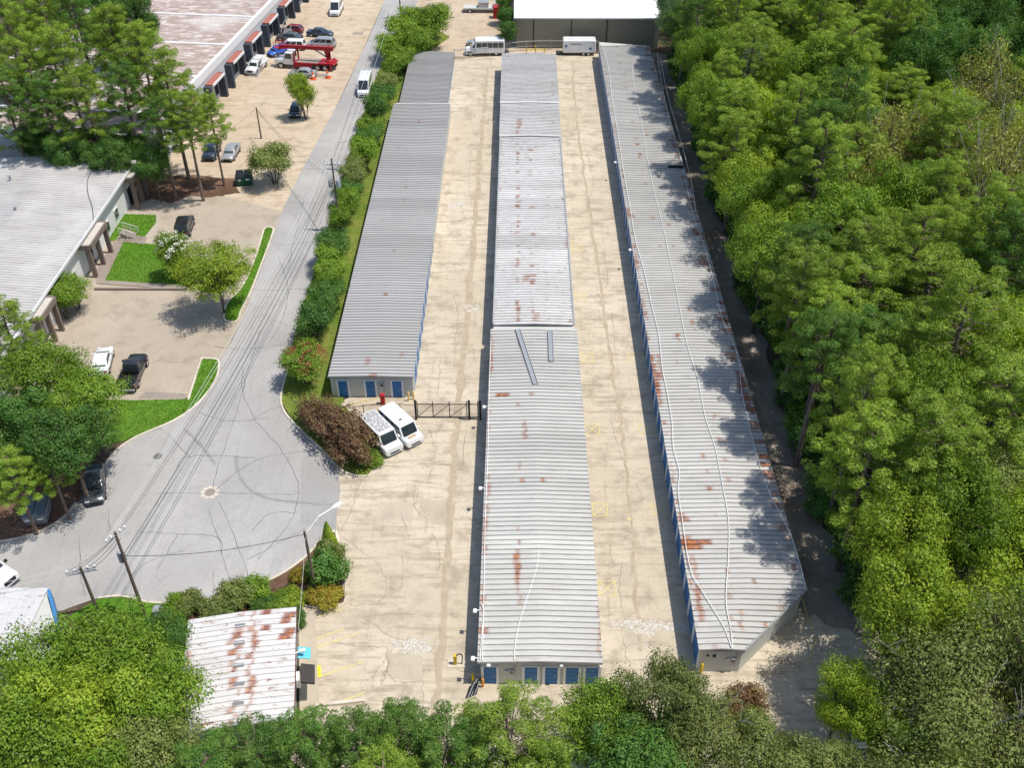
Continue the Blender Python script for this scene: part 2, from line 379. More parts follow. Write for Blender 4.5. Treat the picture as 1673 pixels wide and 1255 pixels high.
struct('woodland_path', M['mulch'], lambda b: b.sheet(rough_edge([(222,282),(300,286),(385,292),(384,308),(388,316),(345,322),(310,320),(280,330),(250,326),(215,332)]), .017))
struct('planting_bed', M['mulch'], lambda b: b.prism(PL([(0,830),(60,780),(140,770),(160,782),(148,795),(125,824),(80,864),(0,888),(-60,880)]), -.05, .05))
# lawns round the office car park: soil slab plus blades
rng = np.random.default_rng(5)
def inside(poly, pts):
    x, y = pts[:, 0], pts[:, 1]; ins = np.zeros(len(pts), bool); n = len(poly)
    for i in range(n):
        x0, y0 = poly[i]; x1, y1 = poly[(i+1) % n]
        c = ((y0 > y) != (y1 > y)) & (x < (x1-x0)*(y-y0)/((y1-y0) if y1 != y0 else 1e-9)+x0); ins ^= c
    return ins
def tri_mesh(name, V):
    """V: n x 3 x 3 array of separate triangles"""
    n = len(V); me = bpy.data.meshes.new(name)
    me.vertices.add(n*3); me.vertices.foreach_set('co', V.reshape(-1).astype(np.float32))
    me.loops.add(n*3); me.loops.foreach_set('vertex_index', np.arange(n*3, dtype=np.int32))
    me.polygons.add(n); me.polygons.foreach_set('loop_start', np.arange(0, n*3, 3, dtype=np.int32))
    me.update(calc_edges=True); return me
def quad_mesh(name, V):
    n = len(V); me = bpy.data.meshes.new(name)
    me.vertices.add(n*4); me.vertices.foreach_set('co', V.reshape(-1).astype(np.float32))
    me.loops.add(n*4); me.loops.foreach_set('vertex_index', np.arange(n*4, dtype=np.int32))
    me.polygons.add(n); me.polygons.foreach_set('loop_start', np.arange(0, n*4, 4, dtype=np.int32))
    me.update(calc_edges=True); return me
def blades(poly, dens, z, m, parent=None, h=.11):
    a = np.array(poly); lo, hi = a.min(0), a.max(0)
    n = int((hi-lo).prod()*dens); p = lo+rng.random((n, 2))*(hi-lo); p = p[inside(poly, p)]; n = len(p)
    ang = rng.random(n)*6.28; lean = (rng.random((n, 2))-.5)*.16; wd = .03+.03*rng.random(n)
    V = np.zeros((n, 3, 3)); dx = np.stack([np.cos(ang), np.sin(ang)], 1)*wd[:, None]
    V[:, 0, :2] = p-dx; V[:, 1, :2] = p+dx; V[:, 2, :2] = p+lean; V[:, :2, 2] = z-.01; V[:, 2, 2] = z+h*(.5+rng.random(n))
    o = link('grass', tri_mesh('grass', V), parent, m); return tag(o, kind='stuff')
def lawn(pts, hgt=.08, dens=60, smk=0):
    poly = PL(pts) if not smk else sm(pts+[pts[0]], smk)[:-1]
    o = tag(MB().prism(poly, -.05, hgt).build('lawn', M['grass']), kind='structure')
    blades(poly, dens, hgt, LEAF['lawn'], o); return poly
L1 = [(201,396),(300,403),(312,470),(172,459)]
L2 = [(200,350),(255,352),(255,363),(231,394),(178,394),(190,368)]
L3 = [(431,376),(436,372),(445,373),(446,380),(430,425),(409,478),(394,508),(388,524),(373,526),(366,518),(372,495),(395,470),(416,425)]
L4 = [(327,590),(334,587),(353,588),(357,594),(352,617),(336,644),(312,668),(280,688),(240,705),(200,722),(120,730),(60,700),(120,652),(215,655),(308,653)]
for Lp in (L1, L2, L3, L4): lawn(Lp)
blades(verge, 14, .06, LEAF['dry'], vg, .14)
for pts, cl in (([(471,590)]+ISLE_R[::-1][1:]+[(556,767),(575,777),(598,779),(615,771),(623,756),(622,748)], 0), (LOWER[4:], 0), ([(308,654),(328,591),(334,586.5),(353,587.5),(358,594)]+ISLE_L[1:10], 0), (ISLE_L[10:], 0), (L3+[L3[0]], 0), ([(549,868),(564,985),(498,991)], 0)):
    tag(MB().kerb(sm(pts, 4), .22, -.05, .13).build('kerb', M['kerb']), kind='structure')
# road furniture lying in the surface
def crack(pts, wd, z, m, parent, name='crack', jit=.12, seed=1):
    r = random.Random(seed*7+len(pts)); q = smooth_line(PL(pts), 7)
    q = [(p.x+r.uniform(-jit, jit), p.y+r.uniform(-jit, jit)) for p in q]
    return MB().strip(q, [wd*r.uniform(.5, 1.3) for _ in q], z).build(name, m, parent)
SEALS = [[(258,806),(345,806),(470,808),(486,804)],[(345,806),(362,745),(385,680),(402,610)],[(345,806),(420,752),(520,735)],[(290,765),(310,746),(420,748)],[(310,746),(262,700)],
         [(262,700),(240,707)],[(340,830),(356,880),(372,935),(390,968)],[(356,820),(385,880),(408,955)],[(228,870),(290,873),(355,878),(362,905)],[(290,873),(258,930)],
         [(398,640),(407,600),(425,540)],[(325,675),(372,688),(440,682)],[(405,690),(440,670),(462,664)],[(398,600),(396,640),(420,690),(455,730),(480,770),(488,810),(470,860),(420,915)],[(176,832),(180,868)],
         [(350,566),(400,570),(478,562)],[(398,470),(432,474),(500,472)],[(440,395),(470,400),(530,392)],[(470,330),(500,332),(548,330)],[(496,276),(530,276),(562,280)],[(520,228),(550,232),(578,230)],
         [(545,190),(560,186),(594,184)],[(566,140),(585,136),(610,137)],[(455,420),(470,470),(462,520),(440,560)],[(495,330),(483,380),(470,440)],[(530,262),(522,300),(505,340)],[(580,150),(560,215),(545,262)],
         [(300,900),(250,915),(215,940)],[(412,870),(440,840),(485,838)],[(405,915),(470,880),(500,862)],[(348,935),(349,978)],[(130,880),(132,940),(140,975)]]
for i, s_ in enumerate(SEALS): crack(s_, .055, .021, M['seal'], road, 'crack_seal', .08, i)
crack([(385,745),(390,775),(408,800),(440,815),(495,822),(552,826)], .34, .019, M['tyremark'], road, 'tyre_scuff', .03, 3)
crack([(300,700),(330,730),(352,760)], .3, .019, M['tyremark'], road, 'tyre_scuff', .03, 4)
mh = empty('manhole', at(343,805), 0, 'round manhole cover in a broken pale concrete collar on the asphalt', 'manhole')
b = MB()
for k in range(9):
    a0, a1 = k*.698+.05, k*.698+.62
    b.prism([(math.cos(a0)*.50, math.sin(a0)*.50), (math.cos(a0)*.80, math.sin(a0)*.80), (math.cos((a0+a1)/2)*.86, math.sin((a0+a1)/2)*.86), (math.cos(a1)*.78, math.sin(a1)*.78), (math.cos(a1)*.5, math.sin(a1)*.5)], .0, .03)
b.build('collar', M['kerb'], mh); MB().cyl((0, 0, 0), .46, .026, 20).build('lid', M['walk'], mh)
tag(MB().cyl((*at(258,746), .0), .42, .03, 18).build('drain_cover', M['seal']), 'flat dark iron drain cover near the kerbed lawn', 'drain cover')
for u, v in ((528,123),(585,54)):
    tag(MB().box(at(u, v)[0]-1, at(u, v)[0]+1, at(u, v)[1]-.7, at(u, v)[1]+.7, 0, .022).build('asphalt_patch', M['walk']), 'rectangular grey patch in the sandy lot surface', 'patch', 'patches in the sandy lot')
# forecourt surface
fc = bpy.data.objects['forecourt']
for pts, wd in (([(-5.7, 37), (-5.9, 60), (-5.9, 73), (-5.6, 110), (-5.45, 150), (-5.3, 168)], [.8, .9, 1.0, .9, .8, .6]), ([(9.6, 47), (10.2, 70), (10.0, 83), (9.4, 120), (9.1, 150), (9.4, 168)], [.4, .5, .5, .45, .5, .4])):
    q = smooth_line(pts, 20); r = random.Random(3)
    MB().strip([(p.x+r.uniform(-.16, .16), p.y) for p in q], [r.uniform(.55, 1.3)*wd[min(i//20, 5)]*.8 for i in range(len(q))], .0133).build('drain_channel', M['swale'], fc)
CR = [[(720,588),(717,615),(714,650)],[(760,612),(757,635),(748,655)],[(774,568),(776,590)],[(680,800),(677,830),(700,850)],[(680,757),(750,762)],[(610,800),(680,795),(676,830)],[(556,875),(590,900),(620,925),(632,960),(618,985),(570,990)],
      [(655,905),(656,960),(632,962)],[(560,925),(600,925)],[(640,885),(720,880),(735,890)],[(540,1050),(600,1058),(632,1062),(632,1100)],[(590,1008),(640,1040),(700,1065),(760,1100)],[(690,1113),(692,1160)],[(632,1062),(640,1110),(690,1113)],
      [(545,828),(553,868)],[(590,785),(575,830),(556,868)],[(995,890),(1003,920),(1030,925),(1030,945)],[(1016,920),(1012,960),(1018,1000)],[(1013,1020),(1020,1060),(1030,1090)],[(1060,1060),(1056,1050),(1018,1060)],[(1000,510),(1003,570),(996,600)],[(1000,690),(1012,740),(1030,780)],
      [(1040,790),(1050,820)],[(960,675),(1000,668),(1048,676)],[(985,560),(1000,545)],[(1236,1085),(1238,1110),(1230,1140)],[(1300,1140),(1320,1155),(1345,1160)],[(770,245),(766,300),(772,340)],[(742,480),(748,520),(740,575)],[(985,410),(992,440),(990,470)],[(960,250),(968,300),(960,340)],
      [(715,940),(718,905),(706,870)],[(700,700),(712,740),(700,790)],[(655,838),(668,880)],[(760,700),(755,760)]]
for i, s_ in enumerate(CR): crack(s_, .042, .0137, M['crackc'], fc, 'crack', .12, i)
for pl in ([(668,963),(735,968),(720,1002),(664,998)],[(688,815),(745,822),(741,858),(680,850)],[(635,1068),(690,1072),(690,1112),(636,1110)],[(1010,920),(1040,918),(1042,955),(1014,958)],[(1018,1030),(1060,1040),(1058,1062),(1024,1062)],[(620,820),(676,822),(672,852),(616,850)]):
    MB().sheet(PL(pl), .0125).build('repair_patch', M['patch'], fc)
r_ = random.Random(8)
def splash(pts, n, rad, m=M['patch_pale']):
    b = MB()
    for k in range(n):
        u, v = r_.choice(pts); x, y = at(u+r_.gauss(0, 6), v+r_.gauss(0, 3)); R = rad*r_.uniform(.2, 1.0)
        b.sheet([(x+math.cos(t*.628)*R*r_.uniform(.6, 1.2), y+math.sin(t*.628)*R*r_.uniform(.5, 1)) for t in range(10)], .0145+k*.0002)
    tag(b.build('paint_spill', m, fc))
splash([(1010+t*9, 1019+.6*t) for t in range(13)], 70, .38); splash([(1048,1030),(1056,1036)], 5, .5)
splash([(650+t*6, 1052+(t % 3)*5) for t in range(9)], 60, .36)
for u, v in ((748,335),(770,506),(757,250),(742,335),(790,186)): splash([(u, v)], 14, .42)
def cross_box(u0, v0, u1, v1, part):
    x0, y1 = at(u0, v0); x1, _ = at(u1, v1); y0 = at(u0, v1)[1]; b = MB(); z = .017; k = .09
    for a, c in (((x0, y0), (x1, y0)), ((x0, y1), (x1, y1)), ((x0, y0), (x0, y1)), ((x1, y0), (x1, y1)), ((x0, y0), (x1, y1)), ((x0, y1), (x1, y0))):
        b.strip([a, c], k, z); z += .0006
    b.build('painted_crossbox', M['paint_y'], fc)
for q in ((934,398,952,411),(938,479,958,492),(946,577,970,592),(1025,577,1051,590),(955,693,980,711),(1043,693,1071,709),(968,822,993,843),(1063,824,1094,843),(977,950,1007,973)): cross_box(*q, fc)
for u, v in ((997,587),(1029,847)): splash([(u, v)], 3, .25, M['paint_y'])
for a, c in (((519,1008),(561,995)),((517,1044),(562,1028)),((518,1058),(587,1035)),((521,1107),(592,1082)),((545,1151),(597,1132))):
    MB().strip(PL([a, c]), .13, .018).build('parking_line', M['paint_y'], fc)
MB().sheet(PL([(516,1088),(524,1088),(525,1107),(516,1107)]), .021).build('yellow_block', M['paint_k'], fc)
MB().strip(PL([(1310,978),(1320,1010),(1333,1048),(1316,1090)]), .12, .03).build('painted_line', M['paint_y'], fc)
struct('pavement', M['patch'], lambda b: b.prism(PL([(488,1000),(514,996),(523,1180),(490,1190)]), -.02, .09))
lt = bpy.data.objects['parking_lot']
MB().sheet(PL([(238,640),(308,644),(302,652),(225,651)]), .012).build('parking_strip', M['walk'], lt)
struct('footpath', M['walk'], lambda b: b.prism(PL([(199,381),(240,388),(236,400),(203,396),(172,459),(306,467),(305,474),(158,464),(160,440),(186,395)]), -.02, .10))

# ------------------------------------------------------------------ the three storage rows
def rib_panel(name, width, pitch, slope, h=.135):
    """one roof sheet: flat pan with a raised rib, running across x from 0 to width, low ridge in the middle"""
    prof = [(0, .0), (.008, h), (.055, h), (.12, .012), (pitch+.012, .006)]
    rings = []
    for x, z in ((0, 0), (width/2, slope), (width, 0)):
        rings.append([(x, y, z+pz) for y, pz in prof]+[(x, pitch+.012, z-.03), (x, 0, z-.03)])
    me_b = MB().loft(rings); me = bpy.data.meshes.new(name); me.from_pydata(me_b.v, [], me_b.f); return me
def door_mesh(wd, ht, name='door'):
    b = MB(); n = 9
    for k in range(n): b.box(-.02, .05 if k % 2 else .035, -wd/2, wd/2, ht*k/n, ht*(k+1)/n)
    me = bpy.data.meshes.new(name); me.from_pydata(b.v, [], b.f); me.materials.append(M['blue']); return me
def frame_mesh(wd, ht):
    b = MB().box(-.01, .10, -wd/2-.2, -wd/2, 0, ht+.1).box(-.01, .10, wd/2, wd/2+.2, 0, ht+.1).box(-.01, .07, -wd/2, wd/2, ht, ht+.1)
    me = bpy.data.meshes.new('door_frame'); me.from_pydata(b.v, [], b.f); me.materials.append(M['trim']); return me
DM, DF = door_mesh(2.1, 2.15), frame_mesh(2.1, 2.15)
def hung_door(parent, dm, dfm, loc, rz):
    d = link('door', dm, parent); link('latch', LATCH, d); d.location = loc; d.rotation_euler.z = rz
    f = link('door_frame', dfm, d); return d
lb_ = MB().box(.05, .085, .22, .36, .95, 1.02); LATCH = bpy.data.meshes.new('latch'); LATCH.from_pydata(lb_.v, [], lb_.f); LATCH.materials.append(M['steel'])
PITCHR = .52
def panels(root, x0, x1, y0, y1, z, slope, m, tone, rnd, rusts, cut=None, spread=.10, rand_rust=None, pref=''):
    wd = x1-x0; me = rib_panel('roof_panel', wd, PITCHR, slope); me.materials.append(m)
    n = int((y1-y0)/PITCHR); block = 1.0
    for k in range(n):
        y = y0+k*PITCHR; o = link('roof_panel', me, root)
        X0, X1 = x0, x1
        if cut: X0, X1 = cut(y, x0, x1)
        o.location = (X0, y, z)
        if abs(X1-X0-wd) > .01: o.scale.x = (X1-X0)/wd
        if k % 6 == 0: block = rnd.uniform(1-spread, 1+spread)
        t = block*rnd.uniform(1-spread*.6, 1+spread*.6)
        o.color = (*[min(c*t, .9) for c in tone], 1)
        rs = []
        for ru, rv, hw, npn, st in rusts:
            xr, yr = at(ru, rv, z+.1)
            j = abs((y+.26-yr)/PITCHR)
            if j <= npn/2: rs.append((xr+rnd.uniform(-.1, .1), hw*rnd.uniform(.55, 1.15), st*rnd.uniform(.6, 1)))
        if rand_rust:
            for fx, pr, hw in rand_rust:
                if rnd.random() < pr: rs.append((X0+fx*(X1-X0)+rnd.uniform(-.12, .12), rnd.uniform(.25, 1)*hw, rnd.uniform(.35, 1)))
        rs = rs[:3]
        for nm, i in (('rust_a', 0), ('rust_b', 1), ('rust_c', 2)): o[nm] = rs[i] if i < len(rs) else (0., -9., 0.)
def security_camera(root, x, y, z, dx):
    c = MB().tube([(x, y, z), (x+dx*.35, y, z+.05)], .04, 6).build('camera_arm', M['white'], root)
    MB().bbox(x+dx*.35-.14, x+dx*.35+.14, y-.28, y+.1, z-.06, z+.14, .04).build('camera_housing', M['white'], c)
def meter(root, x, y, z):
    m_ = MB().bbox(x-.16, x+.16, y-.14, y, z-.2, z+.22, .02).build('electric_meter', M['steel'], root)
    MB().cyl((x, y-.20, z), .12, .07, 14, axis='y').build('dial', M['glass'], m_)
    MB().tube([(x+.25, y-.05, z+.7), (x+.25, y-.05, z-.9)], .04).build('meter_pipe', M['gutter'], m_)
    MB().bbox(x-.5, x-.28, y-.1, y, z-.1, z+.16, .02).build('switch_box', M['steel'], m_)
def conduit(root, pts, z, r=.05, m='white', j=.0):
    q = smooth_line([(*at(u, v, z), z) for u, v in pts], 6)
    return MB().tube(q, r, 5).build('conduit', M[m], root)
ZR = 2.72
# middle row
mid = empty('storage_building', (0, 0, 0), 0, 'middle storage row with two loose beams on its long ribbed roof', 'storage building', 'parallel storage rows')
MB().box(-2.55, 6.08, 44.05, 86.4, 0, ZR-.02).box(-2.4, 5.95, 86.4, 166.4, 0, ZR-.06).build('wall', M['wall'], mid)
rn = random.Random(12)
RM = [(806,533,5,1,.9),(822,645,1.3,1,1),(870,645,.3,1,.9),(855,783,.5,1,1),(888,783,.4,1,1),(845,908,.25,2,1),(845,925,.32,5,1),(845,945,.2,3,.8),(858,702,.28,5,.8),(790,640,.5,3,.9),(795,655,.3,10,.6),(801,580,.3,9,.8),(800,600,.3,8,.7),
      (982,975,.25,3,1),(983,1003,.3,2,1),(983,1020,.35,2,1),(983,1035,.35,2,1),(984,1047,.25,2,.9),(982,955,.2,4,.8),(846,955,.2,5,.8),(850,978,.25,3,.6),(788,955,.3,6,1),(787,985,.25,3,1),(786,1030,.6,1,1),(792,885,.25,6,.9),(795,845,.25,5,.8),(797,805,.25,4,.9)]
panels(mid, -2.82, 6.34, 43.85, 86.45, ZR, .16, M['roof_near'], (.49, .485, .455), rn, RM, rand_rust=((.02, .35, .22), (.33, .16, .2), (.985, .18, .16), (.42, .05, .25)))
panels(mid, -2.58, 6.08, 86.5, 133.6, ZR+.12, .14, M['roof_coat'], (.60, .59, .575), rn, [(875,520,.5,3,.5),(845,430,.35,4,.7),(860,455,.5,3,.6),(846,505,.3,5,.6)], spread=.1, rand_rust=((.3, .30, .4), (.5, .14, .5), (.02, .3, .2), (.97, .3, .2)))
panels(mid, -2.72, 6.2, 133.7, 145.3, ZR+.20, .14, M['roof_coat'], (.57, .56, .545), rn, [(848,200,.5,6,.6)], spread=.08, rand_rust=((.3, .2, .3),))
panels(mid, -2.78, 6.3, 145.5, 166.7, ZR+.28, .14, M['roof_coat'], (.53, .52, .505), rn, [], spread=.08, rand_rust=((.9, .1, .3),))
for y, x0, x1, z in ((133.65, -2.66, 6.14, ZR+.28), (145.4, -2.78, 6.28, ZR+.36)):
    MB().loft([[(x, y-.16, z-.14+q), (x, y+.16, z-.14+q), (x, y+.16, z+q), (x, y-.16, z+q)] for x, q in ((x0, 0), ((x0+x1)/2, .14), (x1, 0))]).build('roof_flashing', M['trim'], mid)
MB().box(-2.8, 6.32, 43.93, 44.03, ZR-.22, ZR-.035).build('fascia', M['gutter'], mid)
MB().box(6.0, 6.16, 86.7, 133.5, ZR+.14, ZR+.26).box(-2.64, -2.50, 86.7, 133.5, ZR+.14, ZR+.26).build('edge_trim', M['gutter'], mid)
SD, SF = door_mesh(.92, 2.05), frame_mesh(.92, 2.05)
for u in (801, 867, 900, 933.5, 965.5): hung_door(mid, SD, SF, (at(u, 1117)[0], 44.06, .02), -math.pi/2)
meter(mid, at(836, 1105)[0], 44.03, 1.55)
MB().bbox(3.2, 3.45, 43.75, 43.95, 2.35, 2.58, .03).build('wall_lamp', M['white'], mid)
for k in range(43):
    y = 46.2+k*2.8
    dx = 0 if y < 86 else .14
    if abs(y-86.4) < 1.5: continue
    hung_door(mid, DM, DF, (6.08-dx, y, .02), 0); hung_door(mid, DM, DF, (-2.55+dx, y, .02), math.pi)
for v, u in ((665, 797), (798, 786), (998, 783), (1076, 780)): security_camera(mid, -2.8, at(u, v, ZR)[1], ZR+.02, -1)
security_camera(mid, -2.2, 43.95, ZR-.2, .6)
conduit(mid, [(802,560),(799,640),(797,740),(793,840),(791,940),(789,1040),(788,1080)], ZR+.12, .035)
conduit(mid, [(786,985),(790,1000),(787,1040),(784,1078)], ZR+.12, .035)
conduit(mid, [(880,900),(876,930),(860,980),(848,1020),(842,1050),(840,1078)], ZR+.2, .035)
for a, c in (((846,538),(875,627)), ((899,540),(901,589))):
    p, q = P3(*a, ZR+.30), P3(*c, ZR+.30); d = (q-p); ln = d.length; rz = math.atan2(d.y, d.x)
    bm_ = empty('steel_channel', ((p.x+q.x)/2, (p.y+q.y)/2, ZR+.215), rz, 'long grey steel channel lying slanted across the ribbed roof' if a[0] < 870 else 'short grey steel channel lying lengthwise on the ribbed roof', 'steel beam')
    MB().box(-ln/2, ln/2, -.24, .24, 0, .05).build('web', M['steel'], bm_)
    MB().box(-ln/2, ln/2, -.26, -.2, 0, .16).build('flange', M['gutter'], bm_); MB().box(-ln/2, ln/2, .2, .26, 0, .16).build('flange', M['gutter'], bm_)
# road-side row
lef = empty('storage_building', (0, 0, 0), 0, 'darker grey storage row between the roadside hedge and the gated lane', 'storage building', 'parallel storage rows')
MB().box(-18.7, -10.46, 77.85, 146, 0, ZR-.02).box(-18.1, -11.2, 146, 168.5, 0, ZR-.30).build('wall', M['wall'], lef)
rn = random.Random(4)
def lcut(y, a, b_): t = (y-77.6)/68; return a-.25*t, b_-.06*t
panels(lef, -18.85, -10.3, 77.55, 145.7, ZR, .10, M['roof_near'], (.412, .407, .398), rn, [(610,613,.7,1,1),(600,590,.3,3,.6),(655,580,.3,2,.5)], cut=lcut, spread=.09, rand_rust=((.5, .04, .3),))
panels(lef, -18.35, -10.95, 146, 168.6, ZR-.25, .10, M['roof_near'], (.365, .36, .352), rn, [], spread=.06)
MB().box(-18.8, -10.35, 77.66, 77.80, ZR-.2, ZR-.035).build('fascia', M['gutter'], lef)
for u in (562.5, 607, 650): hung_door(lef, SD, SF, (at(u, 650)[0], 77.86, .02), -math.pi/2)
meter(lef, at(627, 640)[0], 77.83, 1.6)
for k in range(24): hung_door(lef, DM, DF, (-10.46-.0018*(2.6+k*2.75), 80.2+k*2.75, .02), 0)
for k in range(8): hung_door(lef, DM, DF, (-11.2, 147.8+k*2.7, .02), 0)
# wood-side row with its cut-off corner
rig = empty('storage_building', (0, 0, 0), 0, 'storage row beside the wood with a slanted cut-off end and wavy white conduits', 'storage building', 'parallel storage rows')
wp = [(13.70, 45.2), (16.75, 45.2), (22.38, 50.7), (22.38, 171), (14.1, 172.8)]
MB().prism(wp, 0, ZR-.02).build('wall', M['wall'], rig)
rn = random.Random(9)
def rcut(y, a, b_):
    return a+(y-45)*.0035, min(b_, 16.9+(y-45.2)*(22.75-16.9)/(50.8-45.2)+.1) if y < 50.8 else b_-(y-51)*.0015
RR = [(1055,548,.35,4,1),(1062,590,.5,5,1),(1070,612,.6,7,1),(1072,632,.7,5,1),(1078,655,.3,3,.9),(1078,600,.3,8,.7),(1025,345,.5,4,.9),(1032,352,.5,2,.7),(1135,892,1.3,2,1),(1122,888,.6,3,1),(1115,845,.5,2,.9),(1040,430,.3,6,.7),(1050,500,.25,7,.8),
      (1150,425,.7,5,.9),(1136,376,.5,3,.9),(1185,523,.8,2,1),(1195,580,.7,3,.9),(1205,605,.6,3,1),(1212,620,.8,4,1),(1212,635,.6,3,1),(1218,647,.7,2,1),(1185,720,.3,1,.6),(1196,1014,.35,1,1),(1210,1007,.2,2,.9),(1212,1028,.2,2,.9),(1193,975,.25,2,.6),(1140,965,.3,3,.8),(1143,985,.25,5,.9),(1145,1005,.3,3,.9),(1135,925,.25,5,.7),(1107,595,.2,9,.6)]
panels(rig, 13.5, 22.78, 45.05, 171.0, ZR, .14, M['roof_near'], (.485, .475, .45), rn, RR, cut=rcut, spread=.06, rand_rust=((.03, .42, .28), (.955, .5, .8), (.35, .10, .35), (.55, .10, .3)))
MB().box(13.6, 16.85, 45.06, 45.16, ZR-.2, ZR-.03).build('fascia', M['gutter'], rig)
MB().tube([(16.85, 45.15, ZR-.06), (22.55, 50.75, ZR-.06)], .12, 6).build('slanted_fascia', M['gutter'], rig)
for k in range(48): hung_door(rig, DM, DF, (13.705+.00313*(1.4+k*2.6), 46.6+k*2.6, .02), math.pi)
meter(rig, at(1190, 1085)[0], 45.18, 1.5); MB().bbox(14.6, 14.85, 45.05, 45.19, 1.9, 2.05, .02).build('sign_plate', M['black'], rig)
MB().cyl((14.25, 45.1, 2.0), .12, .1, 3, axis='y').build('sign_plate', M['black'], rig)
conduit(rig, [(982,70),(994,110),(1000,160),(1010,220),(1018,275),(1028,330),(1038,390),(1052,440),(1064,495),(1076,545),(1082,600),(1090,640),(1098,690),(1100,730),(1110,770),(1108,800),(1115,850),(1128,930),(1150,970),(1180,1020),(1196,1060)], ZR+.22, .034)
conduit(rig, [(1050,82),(1034,105),(1038,150),(1048,200),(1058,260),(1068,310),(1082,365),(1096,430),(1108,490),(1122,560),(1140,620),(1152,680),(1168,730),(1180,790),(1190,850),(1190,910),(1186,980),(1194,1030),(1197,1060)], ZR+.24, .034)
conduit(rig, [(1074,85),(1080,130),(1095,200),(1115,270),(1130,340),(1150,400),(1165,455),(1180,520),(1205,580),(1212,640),(1230,720),(1255,800),(1290,870),(1308,925),(1316,962)], ZR+.16, .032)
conduit(rig, [(1078,90),(1090,150),(1110,222),(1128,290),(1137,345)], ZR+.16, .03)
for v, u in ((265, 1002), (408, 1026)): security_camera(rig, 13.7, at(u, v, ZR)[1], ZR, -1)
o = MB().box(20.4, 22.5, 123.8, 124.2, ZR+.1, ZR+.32); tag(o.build('loose_sheet', M['black'], rig))

# ------------------------------------------------------------------ white-roofed site office
A, B_, D_ = at(308,1013,3.1), at(484,992,3.1), at(300,1200,3.1)
ox = Vector((B_[0]-A[0], B_[1]-A[1], 0)); wo = ox.length; oa = math.atan2(ox.y, ox.x); lo_ = (Vector((D_[0], D_[1], 0))-Vector((A[0], A[1], 0))).length
off = empty('site_office', (A[0], A[1], 0), oa, 'low building with rust-streaked white metal roof and six skylight squares', 'building')
MB().box(.25, wo-.3, -lo_+.2, -.25, 0, 2.95).build('wall', M['wall'], off)
MB().box(-.05, 0.06, -lo_, 0, 2.82, 3.06).box(wo-.06, wo+.05, -lo_, 0, 2.82, 3.06).box(.07, wo-.07, -.06, .06, 2.82, 3.06).build('fascia', M['bark'] if False else plain('brown fascia', (.13, .045, .04), .5), off)
npn = 20; pm = bpy.data.meshes.new('roof_panel'); pt = lo_/npn
pb = MB().loft([[(x, 0, z), (x, pt*.06, z+.09), (x, pt*.16, z+.09), (x, pt*.22, z), (x, pt, z), (x, pt, z-.04), (x, 0, z-.04)] for x, z in ((0, 0), (wo/2, .22), (wo, 0))])
pm.from_pydata(pb.v, [], pb.f); pm.materials.append(M['roof_office']); rn = random.Random(77)
for k in range(npn):
    o = link('roof_panel', pm, off); o.location = (0, -lo_+k*pt, 3.08); t = rn.uniform(.94, 1.04); o.color = (.60*t, .59*t, .58*t, 1)
    wx = lambda f: A[0]+(f*wo)*math.cos(oa)-(-lo_+k*pt)*math.sin(oa)
    rs = []
    if rn.random() < .95: rs.append((wx(.60+rn.uniform(-.02, .03)), rn.uniform(.12, .4), rn.uniform(.7, 1)))
    if rn.random() < .75: rs.append((wx(.46+rn.uniform(-.06, .06)), rn.uniform(.15, .45), rn.uniform(.6, 1)))
    if k > 13: rs.append((wx(rn.choice((.94, .9, .72))), rn.uniform(.35, .6), 1.))
    elif rn.random() < .9: rs.append((wx(.035), rn.uniform(.1, .35), .9))
    for nm, i in (('rust_a', 0), ('rust_b', 1), ('rust_c', 2)): o[nm] = rs[i] if i < len(rs) else (0., -9., 0.)
for u, v in ((392,1022),(391,1050),(390,1087),(390,1117),(389,1150),(387,1183)):
    p = Vector((*at(u, v, 3.35), 0)); q = Matrix.Rotation(-oa, 3, 'Z') @ (p-Vector((A[0], A[1], 0)))
    MB().box(q.x-.38, q.x+.38, q.y-.16, q.y+.16, 3.2, 3.345).build('skylight', plain('dusty skylight', (.20, .21, .22), .4, 0, .2) if 'skyl' not in M else M['skyl'], off)
def loc_in(root, u, v, z):
    return root.matrix_world.inverted() @ Vector((*at(u, v, z), z))
bpy.context.view_layer.update()
aw = loc_in(off, 497, 1067, 2.6); tq = plain('turquoise awning', (.12, .50, .58), .6)
MB().loft([[(aw.x-.45, aw.y+s_*.5, 2.75), (aw.x+.45, aw.y+s_*.5, 2.45), (aw.x+.45, aw.y+s_*.5, 2.40), (aw.x-.45, aw.y+s_*.5, 2.70)] for s_ in (-1, 1)]).build('awning', tq, off)
aw = loc_in(off, 503, 1100, 2.6)
MB().loft([[(aw.x-.5, aw.y+s_*.8, 2.75), (aw.x+.45, aw.y+s_*.8, 2.4), (aw.x+.45, aw.y+s_*.8, 2.2), (aw.x-.5, aw.y+s_*.8, 2.6)] for s_ in (-1, 1)]).build('awning', plain('dark brown awning', (.05, .042, .038), .7), off)
MB().tube([(wo-.2, -4.4, 3.1), (wo+.5, -4.2, 3.25)], .05).bbox(wo+.3, wo+.75, -4.35, -4.1, 3.15, 3.32, .04).build('wall_lamp', M['white'], off)
MB().bbox(wo-.05, wo+.25, -6.3, -5.5, 1.6, 2.6, .05).build('air_conditioner', M['white'], off)
MB().bbox(-.5, .1, -4.4, -3.5, .6, 1.4, .05).build('air_conditioner', M['white'], off)
cart = empty('wheel_stop', (*at(556, 1150), .0), math.radians(8), 'long low white concrete stop edging the parking bays below the yellow lines', 'wheel stop')
MB().bbox(-1.8, 1.8, -.14, .14, 0, .22, .03).build('bar', M['kerb'], cart); MB().box(-1.7, -1.4, -1.0, -.12, 0, .14).build('return', M['kerb'], cart)

